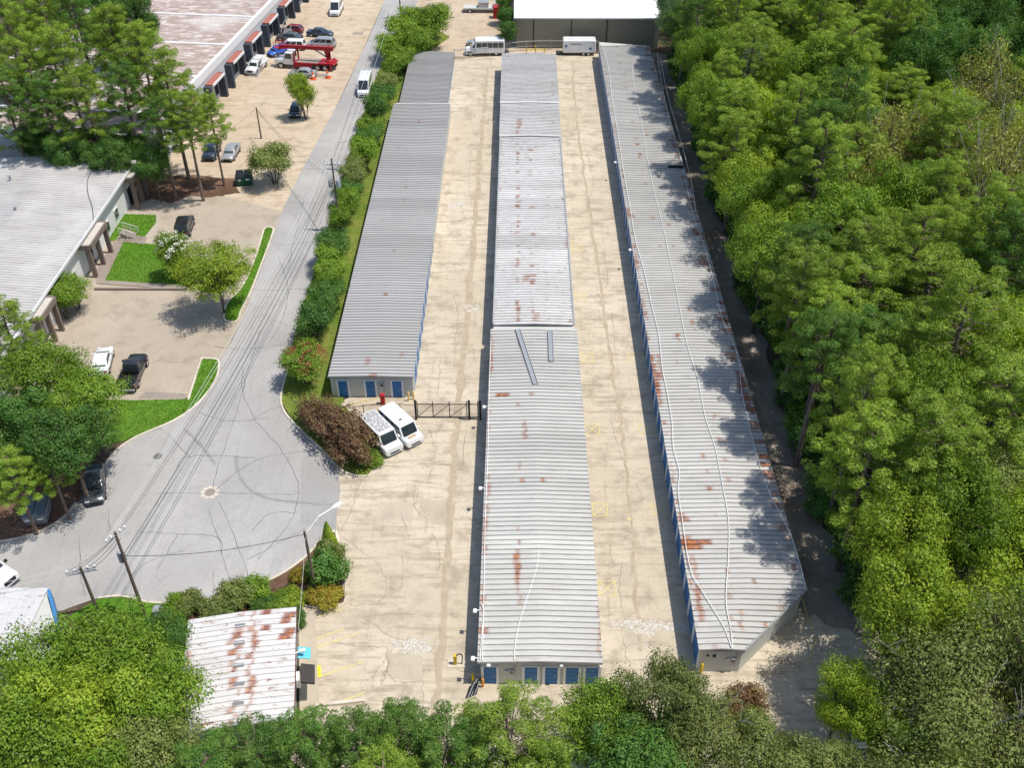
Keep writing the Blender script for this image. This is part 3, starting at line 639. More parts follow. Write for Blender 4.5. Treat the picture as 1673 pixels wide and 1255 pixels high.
# blue-edged shed by the spur road
bs = empty('metal_shed', (0, 0, 0), 0, 'white ribbed roof shed with blue corner trim by the side road', 'building')
b0, b1, b2 = at(80,962,4), at(90,1000,4), at(-70,962,4)
dxs = b1[0]-b0[0]; dys = b1[1]-b0[1]
MB().prism([(b0[0]-14, b0[1]-.2), (b0[0]-.2, b0[1]-.2), (b0[0]-.2+dxs*3, b0[1]+dys*3), (b0[0]-14, b0[1]+dys*3)], 0, 3.9).build('wall', M['wall'], bs)
MB().loft([[(b0[0]-.15+t*dxs*3, b0[1]-.1+t*dys*3, 3.0), (b0[0]+.12+t*dxs*3, b0[1]-.1+t*dys*3, 3.0), (b0[0]+.12+t*dxs*3, b0[1]-.1+t*dys*3, 4.02), (b0[0]-.15+t*dxs*3, b0[1]-.1+t*dys*3, 4.02)] for t in (0, 1)]).build('blue_trim', plain('blue steel trim', (.05, .20, .42), .5), bs)
for k in range(22):
    x = b0[0]-.35-k*.6; yA = b0[1]
    o = MB().loft([[(x-.30, y, z), (x-.26, y, z+.07), (x-.20, y, z+.07), (x-.16, y, z), (x+.30, y, z), (x+.30, y, z-.05), (x-.30, y, z-.05)] for y, z in ((yA+dys*3, 4.06), (yA, 4.06))]).build('roof_panel', M['roof_office'], bs)
    t = rn.uniform(.94, 1.03); o.color = (.55*t, .55*t, .55*t, 1)
    for nm in ('rust_a', 'rust_b', 'rust_c'): o[nm] = (0., -9., 0.)

# ------------------------------------------------------------------ big pale-roofed office block
big = empty('office_block', (0, 0, 0), 0, 'wide office block with pale grey low-pitched roof and brown porches', 'building')
YB, YF = 121.4, 76.0; XE, XR, XW = -50.9, -60.4, -84.
ZE = 4.9
MB().box(XW, XE-.7, YF, YB-.6, 0, ZE-.1).build('wall', plain('white block wall', (.68, .68, .65), .7, 0, .08), big)
b = MB(); n = 92
for i in range(n):
    y0 = YF+(YB-YF)*i/n; y1 = YF+(YB-YF)*(i+1)/n; ym = y0+(y1-y0)*.16; yl = y0+(y1-y0)*.24
    for yy, yz, dz in ((y0, ym, .05), (yl, y1, 0)):
        b.loft([[(x, yy, z+dz), (x, yz, z+dz), (x, yz, z-.12), (x, yy, z-.12)] for x, z in ((XE, ZE), (XR, ZE+.75), (XW, ZE-.6))])
t = NT('pale weathered roof'); p = t.pos(); n1 = t.noise(t.vscale(p, (.25, 1.6, 1)), 1.0, 5, .65); n2 = t.noise(p, .2, 4)
c = t.mix(t.ramp(n1, .42, .72), (.46, .44, .425), (.37, .35, .34)); c = t.mix(t.ramp(n2, .45, .7), c, (.53, .51, .49))
M['roof_big'] = t.done(c, .7, 0, n1, .1, .01)
tag(b.build('roof', M['roof_big'], big), kind='stuff')
MB().box(XE+.01, XE+.14, YF, YB, ZE-.28, ZE+.03).build('gutter', M['trim'], big)
MB().box(XW, XE, YB+.02, YB+.15, ZE-.3, ZE-.1).build('fascia', M['gutter'], big)
for u, v in ((18,296),(27,347)):
    x, y = at(u, v, ZE+.4); MB().tube([(x, y, ZE), (x, y, ZE+1.1)], .12, 8).cyl((x, y, ZE+1.05), .2, .14, 10).build('roof_vent', M['gutter'], big)
MB().tube(smooth_line([(*at(u, v, ZE+.55), ZE+.55-(.0 if u < 150 else .2)) for u, v in ((168,262),(146,285),(143,310),(150,335),(152,355))], 4), .03, 4).build('roof_cable', M['wire'], big)
br = plain('brown porch concrete', (.20, .155, .13), .8, 0, .15); brt = plain('tan porch roof', (.50, .46, .41), .8, 0, .15)
def porch(y0, y1, dep, ht, closed_ends=True):
    p = MB().box(XE-.7, XE+dep, y0, y1, ht-.15, ht).build('porch_roof', brt, big)
    MB().box(XE+dep+.005, XE+dep+.22, y0-.02, y1+.02, ht-.5, ht+.1).box(XE-.4, XE+dep, y0-.22, y0-.01, ht-.5, ht+.1).box(XE-.4, XE+dep, y1+.01, y1+.22, ht-.5, ht+.1).build('porch_fascia', br, p)
    for y in (y0, (y0+y1)/2, y1): MB().box(XE+dep-.55, XE+dep-.03, y-.18, y+.18, 0, ht-.51).build('porch_pier', br, p)
    MB().box(XE-.69, XE-.62, (y0+y1)/2-.9, (y0+y1)/2+.9, 0, 2.3).build('door', M['glass'], p)
porch(100.2, 105.8, .95, 4.3); porch(117.0, 120.8, .95, 4.5); porch(85.2, 89.2, .9, 4.4)
for y in (80.5, 92.2, 97.5, 109.5, 113.0):
    f = MB().box(XE-.71, XE-.60, y-.7, y+.7, .9, 2.2).build('window', M['trim'], big); MB().box(XE-.61, XE-.585, y-.6, y+.6, 1.0, 2.1).build('pane', M['glass'], f)
st = empty('stairs', (*at(220,386), 0), 0, 'short concrete steps with white pipe rails beside the lawn', 'stairs')
for k in range(5): MB().box(-1.5+k*.32, -1.18+k*.32, -.75, .75, .0, .75-k*.15).build('step', M['walk'], st)
for s_ in (-.75, .75):
    b = MB().tube([(-1.5, s_, 1.6), (.3, s_, .95)], .035).tube([(-1.5, s_, 1.15), (.3, s_, .5)], .03)
    for k in range(3): b.tube([(-1.5+k*.9, s_, .1), (-1.5+k*.9, s_, 1.6-k*.325)], .035)
    b.build('handrail', M['trim'], st)
tag(MB().box(*sorted((at(160,466)[0], at(306,474)[0])), at(160,474)[1]-.1, at(160,474)[1]+.12, -.02, .34).build('low_wall', M['walk']), 'low dark retaining wall along the lawn edge above the car park', 'low wall')

# ------------------------------------------------------------------ old warehouse with loading bays, top of the road
p0 = Vector((*at(250,285), 0)); p1 = Vector((*at(485,15), 0)); dv = (p1-p0); ln = dv.length+60; ang = math.atan2(dv.y, dv.x)
wh = empty('warehouse', (p0.x, p0.y, 0), ang, 'old warehouse with blotchy white and brown flat roof and loading bays', 'building')
MB().box(0, ln, 0.02, 34, 0, 5.4).build('wall', plain('pale grey painted wall', (.50, .51, .52), .7, 0, .1), wh)
t = NT('blotched flat roof'); p = t.pos()
n1 = t.noise(t.vscale(p, (.5, 1.3, 1)), 1.0, 6, .72, .5); n2 = t.noise(p, .09, 3, .5); n3 = t.noise(p, 1.6, 5, .7)
c = t.mix(t.ramp(n1, .34, .54), (.62, .58, .54), (.33, .25, .215)); c = t.mix(t.math('MULTIPLY', t.ramp(n2, .5, .7), .6), c, (.58, .55, .53)); c = t.mix(t.math('MULTIPLY', t.ramp(n3, .55, .7), .6), c, (.33, .24, .215))
t.done(c, .9); MB().box(.3, ln-.3, .55, 33.6, 5.41, 5.5).build('roof', t.m, wh)
MB().box(-.06, ln, -.06, .5, 4.7, 6.0).box(-.06, .5, .51, 34, 4.7, 5.8).build('parapet', M['trim'], wh)
for k in range(5): MB().box(8+k*14, 8.6+k*14, .56, 33.5, 5.51, 5.58).build('roof_seam', M['trim'], wh)
slate = plain('slate blue bay panel', (.052, .062, .085), .6); rstc = plain('rusty canopy sheet', (.33, .12, .09), .8, 0, .35, 1.5)
for k in range(11):
    xb = 13+k*9.6
    c_ = MB().box(xb, xb+5.2, -1.3, -.07, 3.95, 4.12).build('bay_canopy', rstc, wh)
    MB().box(xb, xb+5.2, -1.45, -1.305, 3.8, 4.16).build('canopy_edge', M['trim'], c_)
    MB().box(xb+5.25, xb+6.0, -1.15, -.01, 0, 3.9).build('bay_panel', slate, wh); MB().box(xb-.75, xb-.05, -1.15, -.01, 0, 3.9).build('bay_panel', slate, wh)
    d = MB().box(xb+.4, xb+3.2, -.10, -.03, .9, 3.7).build('bay_door', M['wall'] if k % 2 else slate, wh)
    MB().box(xb+3.5, xb+4.8, -.09, -.03, .9, 3.3).build('window', M['glass'], wh)
    if k in (3, 5):
        s0 = MB().box(xb-2.9, xb-1.2, -3.2, -.1, 0, 1.05).build('stair_landing', M['walk'], wh)
        for j in range(6): MB().box(xb-3.2-j*.34, xb-2.9-j*.34+.04, -3.2, -1.7, 0, 1.0-j*.16).build('step', M['steel'], s0)
        for yy in (-3.22, -1.68): MB().tube([(xb-1.2, yy, 2.05), (xb-2.9, yy, 2.05), (xb-5.1, yy, 1.0)], .05).tube([(xb-2.9, yy, 1), (xb-2.9, yy, 2.05)], .04).tube([(xb-5.1, yy, 0), (xb-5.1, yy, 1)], .04).build('handrail', M['gutter'], s0)

# white-roofed store behind the back fence
st2 = empty('metal_warehouse', (0, 0, 0), 0, 'tan metal-sided store with bright white roof behind the back fence', 'building')
tan = plain('tan ribbed siding', (.30, .275, .21), .6, 0, .1)
MB().box(-.45, 25, 177.4, 215, 0, 5.3).build('wall', tan, st2)
for k in range(42):
    x = -.3+k*.6; MB().box(x, x+.08, 177.32, 177.41, 0, 5.25).build('siding_rib', tan, st2)
for x in (2.6, 9.3, 15.6): MB().box(x, x+.18, 177.24, 177.41, 0, 5.28).build('downpipe', plain('dark downpipe', (.06, .05, .045), .5), st2)
b = MB()
MB().loft([[(-.8, y, z), (25.4, y, z), (25.4, y, z-.14), (-.8, y, z-.14)] for y, z in ((177.0, 5.46), (196, 6.5), (215.4, 5.46))]).build('roof', plain('bright white roof coat', (.86, .86, .85), .5, 0, .03, .4), st2)
for k in range(9):
    x = -.4+k*3.1; MB().loft([[(x, y, z), (x+.09, y, z), (x+.09, y, z+.05), (x, y, z+.05)] for y, z in ((177.05, 5.465), (196, 6.505), (215.3, 5.465))]).build('roof_seam', M['trim'], st2)
MB().box(-.85, 25.5, 176.86, 176.995, 5.3, 5.5).build('gutter', M['trim'], st2)

# ------------------------------------------------------------------ gate, fences, bollards, small yard things
gt = empty('sliding_gate', (0, 0, 0), 0, 'black steel sliding gate with braced bays across the lane entrance', 'gate')
gy = at(735,683)[1]; gx = [at(u, 683)[0] for u in (683, 708, 735, 763, 781)]
MB().tube([(gx[0], gy, .12), (gx[-1], gy, .12)], .045).tube([(gx[0], gy, 1.75), (gx[-1], gy, 1.75)], .045).build('rail', M['black'], gt)
for x in gx: MB().tube([(x, gy, .1), (x, gy, 2.1)], .05).build('upright', M['black'], gt)
for a, c in zip(gx[:3], gx[1:4]): MB().tube([(a, gy, .15), (c, gy, 1.7)], .03).build('brace', M['black'], gt)
b = MB()
for k in range(60):
    x = gx[0]+(gx[-1]-gx[0])*k/59; b.box(x-.008, x+.008, gy-.008, gy+.008, .12, 1.75)
tag(b.build('mesh_infill', M['black'], gt), kind='stuff')
for u in (683, 781, 763):
    x = at(u, 683)[0]+(.25 if u > 700 else -.15); gp = empty('gate_post', (x, gy-.25, 0), 0, 'thick black steel post holding the sliding gate', 'post', 'posts of the sliding gate')
    MB().bbox(-.1, .1, -.1, .1, 0, 2.35, .02).build('shaft', M['black'], gp); MB().bbox(-.12, .12, -.12, .12, 2.35, 2.42, .02).build('cap', M['black'], gp)
fn = empty('chain_link_fence', (0, 0, 0), 0, 'low black chain link fence between the vans and the blue-doored wall', 'fence')
fp = [at(u, v) for u, v in ((595,682),(625,681),(655,680),(681,683))]
for x, y in fp: MB().tube([(x, y, 0), (x, y, 1.6)], .04).build('post', M['black'], fn)
b = MB(); b.tube([(*p, 1.55) for p in fp], .025); b.tube([(*p, .2) for p in fp], .02); b.build('rail', M['black'], fn)
b = MB()
for (xa, ya), (xc, yc) in zip(fp, fp[1:]):
    for k in range(10): b.tube([(xa+(xc-xa)*k/10, ya+(yc-ya)*k/10, .2), (xa+(xc-xa)*(k+1)/10, ya+(yc-ya)*(k+1)/10, 1.55)], .008, 3); b.tube([(xa+(xc-xa)*k/10, ya+(yc-ya)*k/10, 1.55), (xa+(xc-xa)*(k+1)/10, ya+(yc-ya)*(k+1)/10, .2)], .008, 3)
tag(b.build('mesh_infill', M['steel'], fn), kind='stuff')
yb = empty('barrier_arm', (*at(570, 668), 0), 0, 'yellow barrier arm with a red end beside the storage wall', 'barrier')
q = [Vector((*at(u, v), 0))-yb.location for u, v in ((572,667),(626,660))]
MB().tube([(q[0].x, q[0].y, .55), (q[1].x, q[1].y, .95)], .06).build('arm', plain('pale yellow arm', (.66, .55, .25), .6), yb)
MB().bbox(q[1].x-.22, q[1].x+.22, q[1].y-.2, q[1].y+.2, 0, 1.25, .04).build('red_end', M['red'], yb); MB().tube([(q[0].x, q[0].y, 0), (q[0].x, q[0].y, .62)], .07).build('support', M['steel'], yb)
tag(MB().kerb(PL([(592,680),(626,670)]), .18, 0, .14).build('painted_kerb', M['yellow']), 'yellow painted kerb bar on the ground by the chain link fence', 'kerb bar')
tag(MB().loft([[(*at(557+s*5, 658+s*2), .02), (*at(575+s*3, 654), .02), (*at(577+s*3, 660), .3), (*at(559+s*4, 667), .25)] for s in (0, 1)]).build('rubbish_heap', M['patch']), 'pale heap of broken slabs by the hedge and storage wall', 'rubble')
def bollard(u, v, h, m, label, grp=None):
    x, y = at(u, v); r = empty('bollard', (x, y, 0), 0, label, 'bollard', grp)
    MB().lathe((0, 0, 0), [(.1, 0), (.1, h-.06), (.07, h-.015), (.02, h)], 12).build('post', m, r, True); MB().cyl((0, 0, 0), .17, .05, 12).build('footing', M['kerb'], r)
cream = plain('faded yellow bollard', (.62, .46, .16), .6, 0, .15, 3)
bollard(668, 655, 1.15, cream, 'faded yellow bollard at the storage row corner by the gate', 'gate bollards'); bollard(676, 653, 1.1, cream, 'faded yellow bollard at the storage row corner by the gate', 'gate bollards')
bollard(773, 1117, 1.2, M['yellow'], 'yellow bollard standing beside the middle row end wall')
bollard(789, 1123, 1.0, plain('orange bollard', (.62, .27, .03), .6), 'orange bollard in front of the middle row end wall by the pipes')
bollard(1145, 1101, 1.2, M['yellow'], 'yellow bollard at the wood-side row corner below the blue doors')
kp = empty('keypad_post', (*at(744, 1086), 0), 0, 'yellow keypad post with a black gooseneck by the lane', 'keypad')
MB().bbox(-.12, .12, -.12, .12, 0, 1.1, .02).build('post', M['yellow'], kp); MB().tube(smooth_line([(.1, 0, 1.0), (.25, 0, 1.25), (.5, 0, 1.2), (.55, 0, .8), (.5, 0, .1)], 4), .05).build('gooseneck', M['black'], kp); MB().box(-.6, .9, -.35, .35, 0, .08).build('plinth', M['kerb'], kp)
gr = 'grey pipes leaning in a heap'
for k in range(7):
    x, y = at(762+k*2.6, 1142-k); x2, y2 = at(774+k*1.8, 1112+(k % 3)*3, .8)
    tag(MB().tube([(x, y, .08), (x2, y2, .75+.06*k)], .055, 7).build('pipe', M['gutter'] if k % 2 else M['black']), 'long thin pipe propped in a bundle against the low bar', 'pipe', gr)
br_ = empty('pipe_rack', (*at(778, 1112), 0), 0, 'low steel bar holding up a bundle of propped pipes', 'rack')
MB().tube([(-.5, 0, .72), (.7, 0, .72)], .05).tube([(-.5, 0, 0), (-.5, 0, .72)], .05).tube([(.7, 0, 0), (.7, 0, .72)], .05).build('frame', M['steel'], br_)
bf = empty('pipe_fence', (0, 0, 0), 0, 'curving pale pipe fence closing the far end of the lanes', 'fence')
fpts = smooth_line([(*at(u, v, 1.6), 1.6) for u, v in ((742,81),(770,79),(800,76),(830,70),(860,67),(900,66),(940,67),(978,68))], 4)
MB().tube(fpts, .07).build('rail', M['steel'], bf); MB().tube([p-Vector((0, 0, .9)) for p in fpts], .04).build('rail', M['steel'], bf)
for p in fpts[::4]: MB().tube([(p.x, p.y, 0), (p.x, p.y, 1.9)], .06).build('post', M['steel'], bf)
yk = empty('yellow_machine', (*at(875, 86), 0), 0, 'low yellow steel frame parked behind the middle row', 'frame')
MB().tube([(-1.6, 0, .6), (1.6, 0, .6)], .1).tube([(-1.6, 0, 0), (-1.6, 0, .9)], .08).tube([(1.6, 0, 0), (1.6, 0, .9)], .08).tube([(0, 0, 0), (0, 0, 1.3)], .1).build('frame', M['yellow'], yk)
def dumpster(loc, rz, col, lid, label, L=2.2, W=1.7, Hh=1.5):
    r = empty('dumpster', (*loc, 0), rz, label, 'dumpster')
    MB().loft([[(-L/2+i, -W/2+j, z), (L/2-i, -W/2+j, z), (L/2-i, W/2-i, z), (-L/2+i, W/2-i, z)] for z, i, j in ((.12, .12, .25), (.9, .02, .02), (Hh-.2, 0, 0), (Hh-.12, -.05, -.05))]).build('bin', col, r)
    for s_ in (-1, 1): MB().loft([[(s_*L/4-L/4+.04, y, z+q), (s_*L/4+L/4-.04, y, z+q), (s_*L/4+L/4-.04, y, z+q+.07), (s_*L/4-L/4+.04, y, z+q+.07)] for y, z, q in ((-W/2-.08, Hh-.16, 0), (0, Hh-.02, 0), (W/2+.06, Hh+.14, 0))]).build('lid', lid, r)
    for s_ in (-1, 1): MB().box(s_*L/2-.08, s_*L/2+.08, -.3, .3, .7, .95).build('fork_pocket', col, r)
    MB().box(-.75, -.35, -W/2-.04, -W/2-.01, .9, 1.15).box(.3, .75, -W/2-.04, -W/2-.01, .95, 1.15).build('sticker', M['white'], r)
    for s_ in (-1, 1): MB().box(-L/2+.1, L/2-.1, s_*.5-.06, s_*.5+.06, 0, .13).build('skid', M['black'], r)
    return r
dumpster(((at(383,308)[0]+at(411,308)[0])/2, at(397,304)[1]+.7), math.radians(8), plain('green dumpster paint', (.012, .105, .06), .5), M['black'], 'dark green dumpster with black lid on the mulch edge')
gd = dumpster((at(58,862)[0], at(58,862)[1]+1.0), math.radians(10), plain('grey faded steel', (.26, .29, .31), .5, .2, .3, 2), plain('battered lid', (.16, .19, .215), .5, .1, .3, 2), 'battered grey metal bin under the big tree by the kerb', 1.9, 2.2, 1.6)
for u, v, lb in ((536,127,'orange traffic cone standing alone behind the boom truck'), (512,129,'orange traffic cone beside the half-hidden silver car')):
    c_ = empty('traffic_cone', (*at(u, v), 0), 0, lb, 'cone'); oc = plain('orange cone', (.62, .13, .04), .6) if 'oc' not in M else M['oc']; M['oc'] = oc
    MB().lathe((0, 0, .04), [(.42, 0), (.30, .5), (.16, 1.1), (.05, 1.45)], 12).build('cone', oc, c_, True); MB().box(-.5, .5, -.5, .5, 0, .06).build('foot', oc, c_)
    MB().lathe((0, 0, .04), [(.31, .52), (.25, .78)], 12).build('band', M['white'], c_)

# ------------------------------------------------------------------ vehicles (+x is forward)
PAINT = {}
def paint(nm, col, metal=0.0, rough=.3):
    if nm not in PAINT: PAINT[nm] = gloss(nm+' car paint', col, rough, .7, metal)
    return PAINT[nm]
def wheel(root, x, y, r, wd=.22):
    s_ = 1 if y > 0 else -1
    t = MB().cyl((x, y-wd/2, r), r, wd, 18, axis='y').build('wheel', M['dark'], root)
    MB().cyl((x, y+s_*(wd/2-.01)-.012, r), r*.62, .03, 14, axis='y').build('rim', M['rim'], t)
def lerp_ring(x, w_, zb, zs, zt, cr=.1):
    """rounded body section at station x: half width w_, sill zb, shoulder zs, top zt"""
    return [(x, -w_*.90, zb), (x, -w_, zb+.16), (x, -w_, zs-.06), (x, -w_*.965, zs+.02), (x, -w_*.86, zt), (x, 0, zt+.02), (x, w_*.86, zt), (x, w_*.965, zs+.02), (x, w_, zs-.06), (x, w_, zb+.16), (x, w_*.90, zb), (x, 0, zb)]
def cabin(root, a, bb, cc, d, zb, zr, wb, wr, m, nside=2, rear=True, front=True, split=None):
    """greenhouse: a/d front and rear of the base, bb/cc front and rear of the roof"""
    rings = []
    for z, x0, x1, w_ in ((zb-.05, a, d, wb), (zb+.72*(zr-zb), a+(bb-a)*.72, d+(cc-d)*.72, wb+(wr-wb)*.72), (zr-.05, bb+.06, cc-.03, wr), (zr, bb-.10, cc+.10, wr-.12)):
        e = .10
        rings.append([(x0, -w_+e, z), (x0-e*.6, -w_, z), (x1+e*.6, -w_, z), (x1, -w_+e, z), (x1, w_-e, z), (x1+e*.6, w_, z), (x0-e*.6, w_, z), (x0, w_-e, z)])
    g = MB().loft([r[::-1] for r in rings]).build('cabin', m, root, True)
    def pane(nm, pts, nrm):
        nrm = Vector(nrm).normalized()*.014; q = [Vector(p) for p in pts]
        MB().loft([[p-nrm for p in q], [p+nrm for p in q]]).build(nm, M['glass'], g)
    def L(z): return (z-zb+.05)/(zr-zb)   # 0..1
    z0, z1 = zb+.02, zr-.09; f0 = (z0-zb+.05)/(zr-zb); f1 = .93
    X = lambda f, s, e: s+(e-s)*f
    wz = lambda f: wb+(wr-wb)*min(f, 1)
    if front: pane('windscreen', [(X(f0, a, bb)+.01, -wz(f0)+.12, z0), (X(f0, a, bb)+.01, wz(f0)-.12, z0), (X(f1, a, bb)+.02, wz(f1)-.14, z1), (X(f1, a, bb)+.02, -wz(f1)+.14, z1)], (zr-zb, 0, a-bb))
    if rear: pane('rear_window', [(X(f0, d, cc)-.01, -wz(f0)+.14, z0), (X(f0, d, cc)-.01, wz(f0)-.14, z0), (X(f1, d, cc)-.02, wz(f1)-.16, z1), (X(f1, d, cc)-.02, -wz(f1)+.16, z1)], (-(zr-zb), 0, cc-d))
    for s_ in (-1, 1):
        xs0, xs1 = X(f0, a, bb)-.16, X(f0, d, cc)+.16; xt0, xt1 = X(f1, a, bb)-.13, X(f1, d, cc)+.13
        for k in range(nside):
            p_, q_ = k/nside+.025, (k+1)/nside-.025
            lo, hi = (lambda t: xs0+(xs1-xs0)*t), (lambda t: xt0+(xt1-xt0)*t)
            pane('side_window', [(lo(p_), s_*(wz(f0)+.003), z0+.04), (lo(q_), s_*(wz(f0)+.003), z0+.04), (hi(q_), s_*(wz(f1)+.006), z1), (hi(p_), s_*(wz(f1)+.006), z1)], (0, s_, .2))
    return g
def place(o, rear, front):
    a, b_ = Vector((*at(*rear), 0)), Vector((*at(*front), 0)); d = b_-a
    o.location = (a+b_)/2; o.rotation_euler.z = math.atan2(d.y, d.x)
SHAPE = {  # length, width, body stations (x fraction, width fraction, top z), cabin a b c d (fractions), belt, roof, side panes
    'sedan': (4.75, 1.82, [(-.5, .84, .80), (-.485, .93, .95), (-.30, 1, .98), (.0, 1, .95), (.22, 1, .92), (.40, .97, .82), (.475, .90, .72), (.5, .80, .60)], (.22, .06, -.19, -.36), .95, 1.44, 2, .33),
    'hatch': (4.15, 1.76, [(-.5, .86, .85), (-.485, .95, 1.0), (-.2, 1, 1.0), (.1, 1, .97), (.28, 1, .93), (.42, .96, .82), (.48, .89, .70), (.5, .80, .58)], (.27, .10, -.40, -.485), .97, 1.50, 2, .33),
    'suv': (4.75, 1.92, [(-.5, .88, .95), (-.485, .96, 1.10), (-.1, 1, 1.10), (.2, 1, 1.07), (.30, 1, 1.05), (.44, .97, .98), (.485, .91, .84), (.5, .84, .66)], (.26, .13, -.42, -.485), 1.07, 1.76, 3, .38),
    'minivan': (5.05, 1.98, [(-.5, .88, .95), (-.485, .96, 1.08), (-.1, 1, 1.07), (.2, 1, 1.02), (.32, 1, .96), (.44, .96, .84), (.485, .90, .74), (.5, .82, .6)], (.33, .13, -.43, -.485), 1.03, 1.74, 3, .34),
    'old_van': (5.25, 2.02, [(-.5, .9, 1.05), (-.49, .98, 1.16), (-.1, 1, 1.16), (.2, 1, 1.14), (.33, 1, 1.10), (.44, .98, 1.03), (.485, .96, .96), (.5, .92, .75)], (.34, .235, -.455, -.49), 1.12, 2.04, 4, .36),
    'cargo': (5.9, 2.02, [(-.5, .92, 1.15), (-.495, .98, 1.25), (-.1, 1, 1.25), (.2, 1, 1.22), (.33, 1, 1.18), (.44, .96, 1.05), (.485, .92, .92), (.5, .85, .7)], (.37, .235, -.48, -.495), 1.22, 2.45, 1, .36),
}
def car(kind, col, rear, front, label, cat='car', grp=None, glass_sides=None):
    L, W, stn, cb, belt, roof, ns, wr_ = SHAPE[kind]; w_ = W/2
    r = empty({'sedan': 'parked_car', 'hatch': 'hatchback', 'suv': 'sport_utility_car', 'minivan': 'minivan', 'old_van': 'passenger_van', 'cargo': 'cargo_van'}[kind], (0, 0, 0), 0, label, cat, grp)
    place(r, rear, front)
    body = MB().loft([lerp_ring(x*L, w_*k, .24 if abs(x) < .47 else .34, min(zt-.10, belt-.12), zt) for x, k, zt in stn]).build('body', col, r, True)
    g = cabin(r, cb[0]*L, cb[1]*L, cb[2]*L, cb[3]*L, belt, roof, w_*.90, w_*(.74 if roof < 1.6 else .80 if roof < 1.9 else .86), col, ns if glass_sides is None else glass_sides)
    for x in (-.31*L, .31*L):
        for s_ in (-1, 1): wheel(r, x, s_*(w_-.09), wr_)
    for s_ in (-1, 1):
        MB().bbox(L*.472, L*.492, s_*w_*.66-.2, s_*w_*.66+.2, .58, .74, .02).build('headlight', M['lamp'], r)
        MB().bbox(-L*.5-.012, -L*.485, s_*w_*.72-.14, s_*w_*.72+.14, .72, .94, .01).build('tail_light', M['tail'], r)
        MB().bbox(cb[0]*L-.42, cb[0]*L-.22, s_*(w_*1.0)-.02 if s_ > 0 else -w_-.2, w_+.2 if s_ > 0 else -w_+.02, belt-.02, belt+.14, .03).build('mirror', col, r)
    for s_ in (-1, 1):
        for xf in (cb[0]-.05, cb[0]-.24, cb[0]-.44): MB().box(xf*L-.012, xf*L+.012, min(s_*(w_-.02), s_*(w_+.006)), max(s_*(w_-.02), s_*(w_+.006)), .42, belt-.2).build('door_seam', M['black'], r)
        MB().box(-.27*L, .27*L, min(s_*(w_-.06), s_*(w_+.012)), max(s_*(w_-.06), s_*(w_+.012)), .26, .40).build('sill', M['black'], r)
        for xf in (cb[0]-.12, cb[0]-.31): MB().box(xf*L-.09, xf*L+.09, min(s_*(w_-.02), s_*(w_+.02)), max(s_*(w_-.02), s_*(w_+.02)), belt-.26, belt-.22).build('door_handle', M['steel'], r)
    MB().box(cb[0]*L-.02, cb[0]*L+.10, -w_*.72, w_*.72, belt-.01, belt+.03).build('wiper_cowl', M['black'], r)
    MB().bbox(L*.478, L*.503, -w_*.5, w_*.5, .36, .56, .02).build('grille', M['black'], r)
    MB().bbox(L*.47, L*.508, -w_*.80, w_*.80, .26, .37, .03).build('bumper', M['black'] if roof < 1.9 else M['steel'], r); MB().bbox(-L*.508, -L*.47, -w_*.82, w_*.82, .30, .46, .03).build('bumper', M['black'] if roof < 1.9 else M['steel'], r)
    return r
def pickup(col, rear, front, label, cap=None):
    L, W = 5.6, 1.98; w_ = W/2
    r = empty('pickup_truck', (0, 0, 0), 0, label, 'pickup'); place(r, rear, front)
    MB().loft([lerp_ring(x*L, w_*k, .34, zt-.14, zt) for x, k, zt in ((-.07, 1, 1.14), (.12, 1, 1.14), (.24, 1, 1.12), (.40, .98, 1.06), (.475, .94, .98), (.5, .88, .74))]).build('body', col, r, True)
    cabin(r, .24*L, .12*L, -.04*L, -.068*L, 1.12, 1.84, w_*.90, w_*.74, col, 2)
    bx0, bx1 = -.5*L, -.075*L
    bed = MB().box(bx0, bx1, -w_+.1, w_-.1, .42, .62).build('bed_floor', M['black'], r)
    for s_ in (-1, 1): MB().bbox(bx0, bx1, s_*(w_-.045)-.06, s_*(w_-.045)+.06, .40, 1.14, .03).build('bed_side', col, r)
    MB().bbox(bx0-.03, bx0+.06, -w_+.11, w_-.11, .5, 1.12, .02).build('tailgate', col, r); MB().bbox(bx1-.08, bx1, -w_+.11, w_-.11, .5, 1.12, .02).build('bed_front', col, r)
    MB().bbox(bx0-.2, bx0-.04, -w_*.9, w_*.9, .42, .58, .03).build('bumper', M['steel'], r); MB().bbox(L*.47, L*.515, -w_*.9, w_*.9, .40, .58, .03).build('bumper', M['steel'], r)
    MB().bbox(L*.48, L*.506, -w_*.55, w_*.55, .6, .9, .02).build('grille', M['black'], r)
    for s_ in (-1, 1):
        MB().bbox(L*.475, L*.498, s_*w_*.75-.15, s_*w_*.75+.15, .68, .9, .02).build('headlight', M['lamp'], r)
        MB().bbox(bx0-.04, bx0+.01, s_*(w_-.06)-.06, s_*(w_-.06)+.06, .65, 1.0, .01).build('tail_light', M['tail'], r)
        MB().bbox(.18*L, .22*L, w_ if s_ > 0 else -w_-.25, w_+.25 if s_ > 0 else -w_, 1.12, 1.36, .03).build('mirror', M['black'], r)
        for x in (-.31*L, .32*L): wheel(r, x, s_*(w_-.09), .40, .26)
    if cap: MB().loft([[(bx0, -w_+.04, 1.1), (bx1, -w_+.04, 1.1), (bx1, w_-.04, 1.1), (bx0, w_-.04, 1.1)], [(bx0+.2, -w_+.16, 1.75), (bx1, -w_+.16, 1.8), (bx1, w_-.16, 1.8), (bx0+.2, w_-.16, 1.75)]]).build('bed_cap', cap, r)
    return r
WHT = paint('white', (.76, .77, .77)); SIL = paint('silver', (.40, .42, .43), .35); BLK = paint('black', (.012, .013, .015)); NVY = paint('navy', (.018, .032, .062)); GRY = paint('graphite', (.085, .095, .105), .3)
